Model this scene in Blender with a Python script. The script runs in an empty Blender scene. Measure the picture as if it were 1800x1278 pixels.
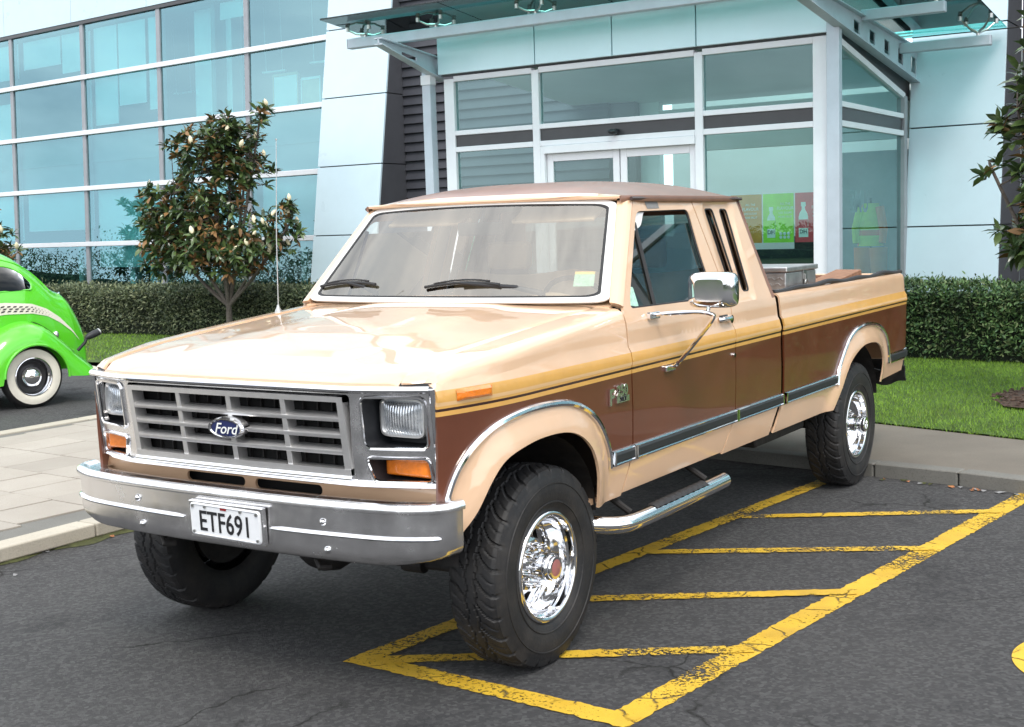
import bpy, bmesh, math, random
import numpy as np
from mathutils import Vector, Matrix
from mathutils.geometry import delaunay_2d_cdt

random.seed(7); RNG = np.random.default_rng(7)
SC = bpy.context.scene
COL = SC.collection
PI = math.pi

# ------------------------------------------------------------------ camera
cam_d = bpy.data.cameras.new('camera'); cam = bpy.data.objects.new('camera', cam_d); COL.objects.link(cam)
cam_d.sensor_width = 36.0; cam_d.lens = 2240.4 / 1800 * 36; cam_d.clip_start = 0.05; cam_d.clip_end = 3000
_yaw, _pitch, _roll = .5719, -.106, -.0306
_fw = Vector((-math.sin(_yaw)*math.cos(_pitch), math.cos(_yaw)*math.cos(_pitch), math.sin(_pitch)))
_r = Vector((math.cos(_yaw), math.sin(_yaw), 0)); _u = _r.cross(_fw)
_r2 = _r*math.cos(_roll)+_u*math.sin(_roll); _u2 = _u*math.cos(_roll)-_r*math.sin(_roll)
_m = Matrix((_r2, _u2, -_fw)).transposed().to_4x4(); _m.translation = Vector((3.5246, -3.5785, 1.7554))
cam.matrix_world = _m
SC.camera = cam

# ------------------------------------------------------------------ world: bright broken overcast
SUN_EL, SUN_AZ = math.radians(52), math.radians(138)      # azimuth from +Y clockwise
w = bpy.data.worlds.new('World'); SC.world = w; w.use_nodes = True
nt = w.node_tree; nt.nodes.clear()
out = nt.nodes.new('ShaderNodeOutputWorld'); bg = nt.nodes.new('ShaderNodeBackground'); bg.inputs[1].default_value = 0.15
sky = nt.nodes.new('ShaderNodeTexSky'); sky.sky_type = 'NISHITA'; sky.sun_disc = False
sky.sun_elevation = SUN_EL; sky.sun_rotation = SUN_AZ; sky.air_density = 1.0; sky.dust_density = 1.5
tc = nt.nodes.new('ShaderNodeTexCoord'); mp = nt.nodes.new('ShaderNodeMapping'); mp.inputs['Scale'].default_value = (1, 1, 2.6)
nz = nt.nodes.new('ShaderNodeTexNoise'); nz.inputs['Scale'].default_value = 2.1; nz.inputs['Detail'].default_value = 9; nz.inputs['Roughness'].default_value = .58
rp = nt.nodes.new('ShaderNodeValToRGB'); rp.color_ramp.elements[0].position = .27; rp.color_ramp.elements[1].position = .50
nz2 = nt.nodes.new('ShaderNodeTexNoise'); nz2.inputs['Scale'].default_value = 3.3; nz2.inputs['Detail'].default_value = 7
rp2 = nt.nodes.new('ShaderNodeValToRGB')
rp2.color_ramp.elements[0].position = .33; rp2.color_ramp.elements[0].color = (7.2, 7.9, 8.9, 1)
rp2.color_ramp.elements[1].position = .66; rp2.color_ramp.elements[1].color = (12.6, 12.7, 12.9, 1)
mx = nt.nodes.new('ShaderNodeMix'); mx.data_type = 'RGBA'
L = nt.links.new
L(tc.outputs['Generated'], mp.inputs[0]); L(mp.outputs[0], nz.inputs['Vector']); L(mp.outputs[0], nz2.inputs['Vector'])
L(nz.outputs['Fac'], rp.inputs[0]); L(nz2.outputs['Fac'], rp2.inputs[0])
L(rp.outputs[0], mx.inputs[0]); L(sky.outputs[0], mx.inputs[6]); L(rp2.outputs[0], mx.inputs[7])
L(mx.outputs[2], bg.inputs[0]); L(bg.outputs[0], out.inputs[0])

sd = bpy.data.lights.new('sun', 'SUN'); sd.energy = 1.5; sd.angle = math.radians(18); sd.color = (1, .95, .87)
so = bpy.data.objects.new('sun', sd); COL.objects.link(so)
_sdir = Vector((math.sin(SUN_AZ)*math.cos(SUN_EL), math.cos(SUN_AZ)*math.cos(SUN_EL), math.sin(SUN_EL)))
so.rotation_euler = _sdir.to_track_quat('Z', 'Y').to_euler(); so.location = (6, 4, 20)
SC.view_settings.view_transform = 'Standard'; SC.view_settings.look = 'None'
SC.view_settings.exposure = 0.42; SC.view_settings.gamma = 1.0; SC.view_settings.use_curve_mapping = False
SC.cycles.max_bounces = 8; SC.cycles.transparent_max_bounces = 12; SC.cycles.glossy_bounces = 4; SC.cycles.diffuse_bounces = 3

# ------------------------------------------------------------------ materials
M = {}
def nd(t, typ, **kw):
    n = t.nodes.new(typ)
    for k, v in kw.items(): setattr(n, k, v)
    return n
def pm(name, base, rough=.5, metal=0., coat=0., var=.0, vs=6., bump=0., bs=40., spec=.5, emit=None, rvar=0., vstretch=None, detail=6, coatrough=.02, bdist=.01):
    """Principled material with noise-driven colour, roughness and bump variation."""
    m = bpy.data.materials.new(name); m.use_nodes = True; t = m.node_tree; p = t.nodes['Principled BSDF']; l = t.links.new
    p.inputs['Base Color'].default_value = (*base, 1); p.inputs['Roughness'].default_value = rough; p.inputs['Metallic'].default_value = metal
    p.inputs['Coat Weight'].default_value = coat; p.inputs['Coat Roughness'].default_value = coatrough; p.inputs['Specular IOR Level'].default_value = spec
    if var or bump or rvar:
        c = nd(t, 'ShaderNodeTexCoord'); mpn = nd(t, 'ShaderNodeMapping')
        if vstretch: mpn.inputs['Scale'].default_value = vstretch
        l(c.outputs['Object'], mpn.inputs[0])
    if var or rvar:
        n = nd(t, 'ShaderNodeTexNoise'); n.inputs['Scale'].default_value = vs; n.inputs['Detail'].default_value = detail; n.inputs['Roughness'].default_value = .6
        l(mpn.outputs[0], n.inputs['Vector'])
    if var:
        r = nd(t, 'ShaderNodeValToRGB'); a, b = r.color_ramp.elements; a.position, b.position = .3, .7
        a.color = (*[x*(1-var) for x in base], 1); b.color = (*[min(1, x*(1+var)) for x in base], 1)
        l(n.outputs['Fac'], r.inputs[0]); l(r.outputs[0], p.inputs['Base Color'])
    if rvar:
        q = nd(t, 'ShaderNodeMapRange'); q.inputs[3].default_value = max(0, rough-rvar); q.inputs[4].default_value = min(1, rough+rvar)
        q.inputs[1].default_value = .3; q.inputs[2].default_value = .7
        l(n.outputs['Fac'], q.inputs[0]); l(q.outputs[0], p.inputs['Roughness'])
    if bump:
        n2 = nd(t, 'ShaderNodeTexNoise'); n2.inputs['Scale'].default_value = bs; n2.inputs['Detail'].default_value = 5
        l(mpn.outputs[0], n2.inputs['Vector'])
        b = nd(t, 'ShaderNodeBump'); b.inputs['Strength'].default_value = bump; b.inputs['Distance'].default_value = bdist
        l(n2.outputs['Fac'], b.inputs['Height']); l(b.outputs[0], p.inputs['Normal'])
    if emit:
        p.inputs['Emission Color'].default_value = (*emit[:3], 1); p.inputs['Emission Strength'].default_value = emit[3]
    M[name] = m; return m
def glass(name, tint, ior=1.6, refl=(1, 1, 1), rough=0., add=0., wav=0.):
    """thin architectural / car glass: tinted transmission + Fresnel mirror"""
    m = bpy.data.materials.new(name); m.use_nodes = True; t = m.node_tree; t.nodes.clear(); l = t.links.new
    o = nd(t, 'ShaderNodeOutputMaterial'); mixs = nd(t, 'ShaderNodeMixShader'); tr = nd(t, 'ShaderNodeBsdfTransparent'); gl = nd(t, 'ShaderNodeBsdfGlossy'); fr = nd(t, 'ShaderNodeFresnel')
    tr.inputs[0].default_value = (*tint, 1); gl.inputs[0].default_value = (*refl, 1); gl.inputs['Roughness'].default_value = rough; fr.inputs[0].default_value = ior
    fac = fr.outputs[0]
    if add:
        a = nd(t, 'ShaderNodeMath', operation='ADD', use_clamp=True); a.inputs[1].default_value = add; l(fac, a.inputs[0]); fac = a.outputs[0]
    if wav:
        c = nd(t, 'ShaderNodeTexCoord'); n = nd(t, 'ShaderNodeTexNoise'); n.inputs['Scale'].default_value = .7; n.inputs['Detail'].default_value = 1
        b = nd(t, 'ShaderNodeBump'); b.inputs['Strength'].default_value = wav; b.inputs['Distance'].default_value = .05
        l(c.outputs['Object'], n.inputs['Vector']); l(n.outputs['Fac'], b.inputs['Height']); l(b.outputs[0], gl.inputs['Normal'])
    l(fac, mixs.inputs[0]); l(tr.outputs[0], mixs.inputs[1]); l(gl.outputs[0], mixs.inputs[2]); l(mixs.outputs[0], o.inputs[0])
    M[name] = m; return m

pm('paint_tan', (.72, .475, .300), .36, coat=1., var=.05, vs=3, rvar=.06, bump=.012, bs=3.5, bdist=.03)
M['paint_tan'].node_tree.nodes['Principled BSDF'].inputs['Coat IOR'].default_value = 1.62
pm('paint_brown', (.115, .032, .013), .34, coat=.65, var=.10, vs=4, rvar=.06, bump=.025, bs=3.5, bdist=.03)
pm('paint_orange', (.66, .36, .09), .4, coat=.6, var=.06, vs=9)
pm('paint_dark', (.035, .010, .006), .4, coat=.5, var=.1)
pm('paint_pale', (.72, .46, .22), .4, coat=.6, var=.04)
pm('vinyl_brown', (.215, .108, .070), .42, coat=.35, var=.18, vs=5, bump=.12, bs=180, bdist=.003, coatrough=.2)
pm('chrome', (.80, .80, .81), .07, 1., var=.03, vs=14, rvar=.03)
pm('chrome_aged', (.86, .85, .85), .22, 1., var=.10, vs=9, rvar=.08)
pm('argent', (.70, .69, .68), .34, .85, var=.08, vs=12)
pm('black_plastic', (.014, .015, .018), .5, var=.2, vs=20)
pm('black_rubber', (.018, .018, .019), .62, var=.25, vs=30)
pm('trim_black', (.014, .017, .018), .58, var=.15, vs=12)
pm('dark_metal', (.022, .020, .019), .7, .3, var=.5, vs=14, bump=.3, bs=30)
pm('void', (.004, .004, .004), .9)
pm('amber', (.78, .20, .012), .22, coat=1., var=.12, vs=60, bump=.5, bs=120, bdist=.004)
pm('red_lens', (.25, .01, .01), .2, coat=1., var=.1)
pm('plate_white', (.74, .75, .76), .4, var=.04, vs=20)
pm('plate_black', (.012, .012, .014), .45, var=.1)
pm('blue_enamel', (.012, .022, .105), .2, coat=1., var=.1)
pm('tape_grey', (.21, .205, .20), .6, var=.1, vs=30)
pm('white_plastic', (.74, .74, .72), .45, var=.04)
pm('sticker_green', (.42, .68, .55), .5, var=.25, vs=70)
pm('sticker_yellow', (.85, .62, .20), .5, var=.1)
pm('interior_tan', (.50, .39, .27), .75, var=.12, vs=8)
pm('interior_dark', (.09, .07, .055), .8, var=.2, vs=8)
pm('rust_bed', (.23, .11, .07), .75, var=.35, vs=7, bump=.3, bs=25)
pm('wood_old', (.25, .13, .075), .75, var=.35, vs=12, vstretch=(1, 6, 6), bump=.3, bs=30)
pm('hub_red', (.36, .13, .12), .3, coat=1., var=.15)
pm('soil', (.045, .032, .022), .95, var=.5, vs=20, bump=.8, bs=30)
pm('mulch', (.075, .045, .032), .95, var=.5, vs=30, bump=.8, bs=40)
pm('lawn_base', (.045, .085, .012), .95, var=.45, vs=5, bump=.5, bs=40)
pm('grass_a', (.18, .32, .024), .7, var=.3, vs=3)
pm('panel_white', (.55, .69, .76), .32, var=.03, vs=2.5, rvar=.06, coat=.15)
pm('panel_fascia', (.64, .79, .86), .28, var=.03, vs=2, coat=.3)
pm('panel_charcoal', (.062, .064, .074), .5, var=.08, vs=5)
pm('cladding', (.040, .042, .052), .5, var=.15, vs=6)
pm('alu_white', (.74, .76, .79), .38, var=.03, vs=5)
pm('alu_grey', (.30, .31, .33), .42, .25, var=.07, vs=5)
pm('steel_paint', (.47, .53, .59), .42, .15, var=.06, vs=5)
pm('stainless', (.5, .5, .48), .3, 1., var=.1)
pm('spandrel', (.045, .046, .050), .35, var=.1)
pm('blind', (.80, .84, .84), .75, var=.03, vs=2)
pm('room_wall', (.30, .32, .32), .85, var=.08, vs=.8)
pm('lobby_paint', (.62, .66, .65), .8, var=.05, vs=.8)
pm('room_dark', (.03, .032, .034), .85, var=.2, vs=1.0)
pm('room_floor', (.11, .11, .11), .6, var=.15, vs=1.0)
pm('car_green', (.095, .56, .012), .3, coat=1., var=.02)
pm('whitewall', (.70, .66, .56), .6, var=.05, vs=14)
pm('bark', (.12, .10, .085), .9, var=.35, vs=30, bump=.8, bs=50)
pm('leaf_green', (.088, .135, .042), .30, var=.45, vs=2.6, coat=.2, spec=.5)
pm('leaf_dark', (.045, .078, .032), .28, var=.45, vs=2.6, coat=.25)
pm('leaf_rust', (.22, .118, .042), .6, var=.5, vs=2.6)
pm('hedge_d', (.135, .165, .085), .6, var=.5, vs=2.2)
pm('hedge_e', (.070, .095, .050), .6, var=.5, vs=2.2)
pm('hedge_f', (.22, .24, .125), .6, var=.4, vs=2.2)
pm('petal', (.86, .76, .52), .6, var=.12, vs=20)
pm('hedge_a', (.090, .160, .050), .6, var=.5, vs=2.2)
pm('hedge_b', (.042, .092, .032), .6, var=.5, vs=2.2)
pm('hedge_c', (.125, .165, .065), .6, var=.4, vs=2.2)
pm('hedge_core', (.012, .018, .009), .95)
pm('far_leaf', (.045, .075, .028), .7, var=.5, vs=.8)
pm('poster_orange', (.85, .30, .04), .5, var=.12, vs=5)
pm('poster_green', (.42, .80, .06), .5, var=.12, vs=5)
pm('poster_red', (.85, .06, .09), .5, var=.12, vs=5)
pm('print_white', (.85, .86, .84), .5, var=.03)
pm('print_grey', (.22, .24, .25), .6, var=.1)
pm('print_blue', (.08, .22, .55), .5, var=.1)
pm('board_tan', (.55, .42, .28), .6, var=.1)
pm('hivis_yellow', (.55, .80, .05), .7, var=.12)
pm('hivis_orange', (1.0, .22, .05), .7, var=.12)
pm('brick_far', (.30, .20, .15), .8, var=.2, vs=3)
pm('leaf_litter', (.33, .13, .05), .8, var=.5, vs=40)
pm('chalk', (.22, .22, .22), .9, var=.3, vs=12)
pm('moss', (.055, .060, .018), .95, var=.5, vs=20, bump=.6, bs=60)
glass('glass_building', (.50, .97, .95), 1.7, (.58, .93, 1.0), add=.22, wav=.05)
glass('glass_entrance', (.64, .96, .93), 1.5, (.72, .97, .98), add=.08, wav=.03)
glass('glass_canopy', (.52, .88, .86), 1.5, (.85, 1, .98))
glass('glass_windshield', (.87, .87, .81), 1.55, (1, .955, .88), add=.17)
glass('glass_side', (.22, .27, .27), 1.55, (.86, .97, 1.0), add=.05)
glass('glass_dark', (.05, .05, .05), 1.36)

def tree_mix(t, fac, a, b):
    n = nd(t, 'ShaderNodeMix', data_type='RGBA'); t.links.new(fac, n.inputs[0])
    if isinstance(a, tuple): n.inputs[6].default_value = (*a, 1)
    else: t.links.new(a, n.inputs[6])
    if isinstance(b, tuple): n.inputs[7].default_value = (*b, 1)
    else: t.links.new(b, n.inputs[7])
    return n.outputs[2]
def ramp(t, src, p0, p1, c0=(0, 0, 0), c1=(1, 1, 1)):
    r = nd(t, 'ShaderNodeValToRGB'); a, b = r.color_ramp.elements; a.position, b.position = p0, p1; a.color = (*c0, 1); b.color = (*c1, 1)
    t.links.new(src, r.inputs[0]); return r.outputs[0]
def noise(t, vec, scale, detail=6, rough=.55, dist=0.):
    n = nd(t, 'ShaderNodeTexNoise'); n.inputs['Scale'].default_value = scale; n.inputs['Detail'].default_value = detail; n.inputs['Roughness'].default_value = rough; n.inputs['Distortion'].default_value = dist
    t.links.new(vec, n.inputs['Vector']); return n
def cracks(t, vec, scale, width, warp=.35):
    n = noise(t, vec, scale*2.2, 5)
    ad = nd(t, 'ShaderNodeVectorMath', operation='MULTIPLY_ADD'); t.links.new(n.outputs['Color'], ad.inputs[0]); ad.inputs[1].default_value = (warp/scale,)*3; t.links.new(vec, ad.inputs[2])
    v = nd(t, 'ShaderNodeTexVoronoi', feature='DISTANCE_TO_EDGE'); v.inputs['Scale'].default_value = scale; t.links.new(ad.outputs[0], v.inputs['Vector'])
    gate = noise(t, vec, scale*1.3, 3)
    g = ramp(t, gate.outputs['Fac'], .46, .56)
    c = ramp(t, v.outputs['Distance'], 0., width, (1, 1, 1), (0, 0, 0))
    mlt = nd(t, 'ShaderNodeMath', operation='MULTIPLY'); t.links.new(g, mlt.inputs[0]); t.links.new(c, mlt.inputs[1]); return mlt.outputs[0]
def asphalt_color(t, vec):
    big = noise(t, vec, .55, 4); mid = noise(t, vec, 5, 6); agg = nd(t, 'ShaderNodeTexVoronoi'); agg.inputs['Scale'].default_value = 62; t.links.new(vec, agg.inputs['Vector'])
    c = tree_mix(t, ramp(t, big.outputs['Fac'], .3, .7), (.054, .053, .055), (.084, .082, .081))
    c = tree_mix(t, ramp(t, mid.outputs['Fac'], .35, .75), c, (.066, .065, .065))
    sp = ramp(t, agg.outputs['Color'], .35, .9); m2 = nd(t, 'ShaderNodeMath', operation='MULTIPLY'); t.links.new(sp, m2.inputs[0]); m2.inputs[1].default_value = .65
    c = tree_mix(t, m2.outputs[0], c, (.150, .148, .146))
    oil = noise(t, vec, 1.7, 5); od = ramp(t, oil.outputs['Fac'], .57, .72)
    m4 = nd(t, 'ShaderNodeMath', operation='MULTIPLY'); t.links.new(od, m4.inputs[0]); m4.inputs[1].default_value = .6
    c = tree_mix(t, m4.outputs[0], c, (.022, .022, .024))
    cr = cracks(t, vec, .62, .006); c = tree_mix(t, cr, c, (.012, .011, .009))
    return c, agg, cr
def mk_asphalt():
    m = bpy.data.materials.new('asphalt'); m.use_nodes = True; t = m.node_tree; p = t.nodes['Principled BSDF']; l = t.links.new
    g = nd(t, 'ShaderNodeNewGeometry'); vec = g.outputs['Position']
    c, agg, cr = asphalt_color(t, vec)
    l(c, p.inputs['Base Color']); p.inputs['Roughness'].default_value = .82; p.inputs['Specular IOR Level'].default_value = .35
    n = noise(t, vec, 75, 5, .75); b = nd(t, 'ShaderNodeBump'); b.inputs['Strength'].default_value = 1.0; b.inputs['Distance'].default_value = .022
    l(n.outputs['Fac'], b.inputs['Height']); l(b.outputs[0], p.inputs['Normal']); M['asphalt'] = m
mk_asphalt()
def mk_paint_line():
    m = bpy.data.materials.new('line_yellow'); m.use_nodes = True; t = m.node_tree; p = t.nodes['Principled BSDF']; l = t.links.new
    g = nd(t, 'ShaderNodeNewGeometry'); vec = g.outputs['Position']
    n = noise(t, vec, 4, 5); y = tree_mix(t, ramp(t, n.outputs['Fac'], .3, .7), (.58, .35, .02), (.70, .45, .035))
    d = noise(t, vec, 2.2, 4); y = tree_mix(t, ramp(t, d.outputs['Fac'], .55, .8), y, (.40, .24, .035))
    l(y, p.inputs['Base Color']); p.inputs['Roughness'].default_value = .62
    # worn through: pits show the asphalt below (holes in the paint film)
    w1 = noise(t, vec, 60, 5, .72); w2 = noise(t, vec, 1.6, 3)
    s = nd(t, 'ShaderNodeMath', operation='MULTIPLY_ADD'); l(w2.outputs['Fac'], s.inputs[0]); s.inputs[1].default_value = .80; l(w1.outputs['Fac'], s.inputs[2])
    wear = ramp(t, s.outputs[0], .96, 1.04)
    cr = cracks(t, vec, 4.5, .035); mxn = nd(t, 'ShaderNodeMath', operation='MAXIMUM'); l(wear, mxn.inputs[0]); l(cr, mxn.inputs[1])
    inv = nd(t, 'ShaderNodeMath', operation='SUBTRACT'); inv.inputs[0].default_value = 1; l(mxn.outputs[0], inv.inputs[1]); l(inv.outputs[0], p.inputs['Alpha'])
    n2 = noise(t, vec, 130, 4, .7); b = nd(t, 'ShaderNodeBump'); b.inputs['Strength'].default_value = .6; b.inputs['Distance'].default_value = .006
    l(n2.outputs['Fac'], b.inputs['Height']); l(b.outputs[0], p.inputs['Normal']); M['line_yellow'] = m
mk_paint_line()
def mk_stone(name, c0, c1, speck, bs=90, bump=.4):
    m = bpy.data.materials.new(name); m.use_nodes = True; t = m.node_tree; p = t.nodes['Principled BSDF']; l = t.links.new
    g = nd(t, 'ShaderNodeNewGeometry'); vec = g.outputs['Position']; oi = nd(t, 'ShaderNodeObjectInfo')
    n = noise(t, vec, 1.6, 6); c = tree_mix(t, ramp(t, n.outputs['Fac'], .3, .7), c0, c1)
    h = nd(t, 'ShaderNodeHueSaturation'); mr = nd(t, 'ShaderNodeMapRange'); mr.inputs[3].default_value = .90; mr.inputs[4].default_value = 1.08
    l(oi.outputs['Random'], mr.inputs[0]); l(mr.outputs[0], h.inputs['Value']); l(c, h.inputs['Color'])
    sn = noise(t, vec, bs, 4, .7); f = ramp(t, sn.outputs['Fac'], .50, .72); mu = nd(t, 'ShaderNodeMath', operation='MULTIPLY'); l(f, mu.inputs[0]); mu.inputs[1].default_value = .55
    c = tree_mix(t, mu.outputs[0], h.outputs[0], speck); l(c, p.inputs['Base Color']); p.inputs['Roughness'].default_value = .85
    b = nd(t, 'ShaderNodeBump'); b.inputs['Strength'].default_value = bump; b.inputs['Distance'].default_value = .006; l(sn.outputs['Fac'], b.inputs['Height']); l(b.outputs[0], p.inputs['Normal'])
    M[name] = m
mk_stone('tile_stone', (.33, .295, .25), (.39, .355, .305), (.25, .225, .19))
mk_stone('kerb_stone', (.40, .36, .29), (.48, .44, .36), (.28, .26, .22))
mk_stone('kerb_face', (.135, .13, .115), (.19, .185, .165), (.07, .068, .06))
mk_stone('path_concrete', (.155, .135, .11), (.215, .19, .155), (.085, .075, .062), 120, .7)
def mk_diamond():
    m = bpy.data.materials.new('aluminium_plate'); m.use_nodes = True; t = m.node_tree; p = t.nodes['Principled BSDF']; l = t.links.new
    p.inputs['Base Color'].default_value = (.58, .58, .58, 1); p.inputs['Metallic'].default_value = .9; p.inputs['Roughness'].default_value = .38
    c = nd(t, 'ShaderNodeTexCoord'); n = noise(t, c.outputs['Object'], 9, 6); r = ramp(t, n.outputs['Fac'], .3, .7, (.40, .40, .40), (.66, .66, .65)); l(r, p.inputs['Base Color']); M['aluminium_plate'] = m
mk_diamond()
def mk_lens():
    m = bpy.data.materials.new('headlight_glass'); m.use_nodes = True; t = m.node_tree; p = t.nodes['Principled BSDF']; l = t.links.new
    p.inputs['Base Color'].default_value = (.60, .66, .72, 1); p.inputs['Metallic'].default_value = .75; p.inputs['Roughness'].default_value = .22; p.inputs['Coat Weight'].default_value = 1
    c = nd(t, 'ShaderNodeTexCoord'); wv = nd(t, 'ShaderNodeTexWave', bands_direction='X'); wv.inputs['Scale'].default_value = 26; wv.inputs['Distortion'].default_value = .4; l(c.outputs['Object'], wv.inputs['Vector'])
    n = noise(t, c.outputs['Object'], 16, 3); r = ramp(t, n.outputs['Fac'], .35, .65, (.45, .50, .56), (.92, .94, .95)); l(r, p.inputs['Base Color'])
    b = nd(t, 'ShaderNodeBump'); b.inputs['Strength'].default_value = .6; b.inputs['Distance'].default_value = .01; l(wv.outputs['Fac'], b.inputs['Height']); l(b.outputs[0], p.inputs['Normal']); M['headlight_glass'] = m
mk_lens()
def mk_tyre():
    m = bpy.data.materials.new('tyre_rubber'); m.use_nodes = True; t = m.node_tree; p = t.nodes['Principled BSDF']; l = t.links.new
    c = nd(t, 'ShaderNodeTexCoord'); n = noise(t, c.outputs['Object'], 7, 7, .65); n2 = noise(t, c.outputs['Object'], 60, 4)
    col = tree_mix(t, ramp(t, n.outputs['Fac'], .45, .75), (.010, .010, .011), (.032, .028, .025))
    f = nd(t, 'ShaderNodeMath', operation='MULTIPLY'); l(ramp(t, n2.outputs['Fac'], .55, .75), f.inputs[0]); f.inputs[1].default_value = .4
    col = tree_mix(t, f.outputs[0], col, (.042, .037, .032)); l(col, p.inputs['Base Color']); p.inputs['Roughness'].default_value = .62
    b = nd(t, 'ShaderNodeBump'); b.inputs['Strength'].default_value = .25; b.inputs['Distance'].default_value = .004; l(n2.outputs['Fac'], b.inputs['Height']); l(b.outputs[0], p.inputs['Normal']); M['tyre_rubber'] = m
mk_tyre()

# ------------------------------------------------------------------ mesh helpers
def crom(pts, n=6, closed=False):
    """Catmull-Rom resampling of a polyline of any dimension"""
    P = [np.array(p, float) for p in pts]; N = len(P); o = []
    rng = range(N if closed else N-1)
    for i in rng:
        p0 = P[(i-1) % N] if (closed or i > 0) else P[0]*2-P[1]; p1 = P[i]; p2 = P[(i+1) % N]; p3 = P[(i+2) % N] if (closed or i+2 < N) else P[-1]*2-P[-2]
        for k in range(n):
            t = k/n; o.append(.5*((2*p1)+(-p0+p2)*t+(2*p0-5*p1+4*p2-p3)*t*t+(-p0+3*p1-3*p2+p3)*t**3))
    if not closed: o.append(P[-1])
    return [tuple(float(c) for c in x) for x in o]
def inpoly(pt, poly):
    x, y = pt; c = False; n = len(poly); j = n-1
    for i in range(n):
        xi, yi = poly[i]; xj, yj = poly[j]
        if (yi > y) != (yj > y) and x < (xj-xi)*(y-yi)/(yj-yi+1e-15)+xi: c = not c
        j = i
    return c
def polydist(pt, poly, closed=True):
    P = np.array(poly, float); Q = np.roll(P, -1, 0) if closed else P[1:]
    if not closed: P = P[:-1]
    d = Q-P; p = np.array(pt)-P; tt = np.clip((p*d).sum(1)/np.maximum((d*d).sum(1), 1e-12), 0, 1)
    return float(np.sqrt(((p-d*tt[:, None])**2).sum(1)).min())
def rrect(x0, y0, x1, y1, r, n=4):
    o = []
    for cx, cy, a0 in ((x1-r, y1-r, 0), (x0+r, y1-r, 90), (x0+r, y0+r, 180), (x1-r, y0+r, 270)):
        for k in range(n+1):
            a = math.radians(a0+90*k/n); o.append((cx+r*math.cos(a), cy+r*math.sin(a)))
    return o
def rpoly(pts, r, n=4):
    """polygon with every corner rounded by about r"""
    o = []; N = len(pts)
    for i in range(N):
        p = np.array(pts[i], float); a = np.array(pts[i-1], float)-p; b = np.array(pts[(i+1) % N], float)-p
        la, lb = np.linalg.norm(a), np.linalg.norm(b); rr = min(r, la*.45, lb*.45); A = p+a/la*rr; B = p+b/lb*rr
        for k in range(n+1):
            t = k/n; q = (1-t)**2*A+2*t*(1-t)*p+t*t*B; o.append((float(q[0]), float(q[1])))
    return o
TEXTCACHE = {}
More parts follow.
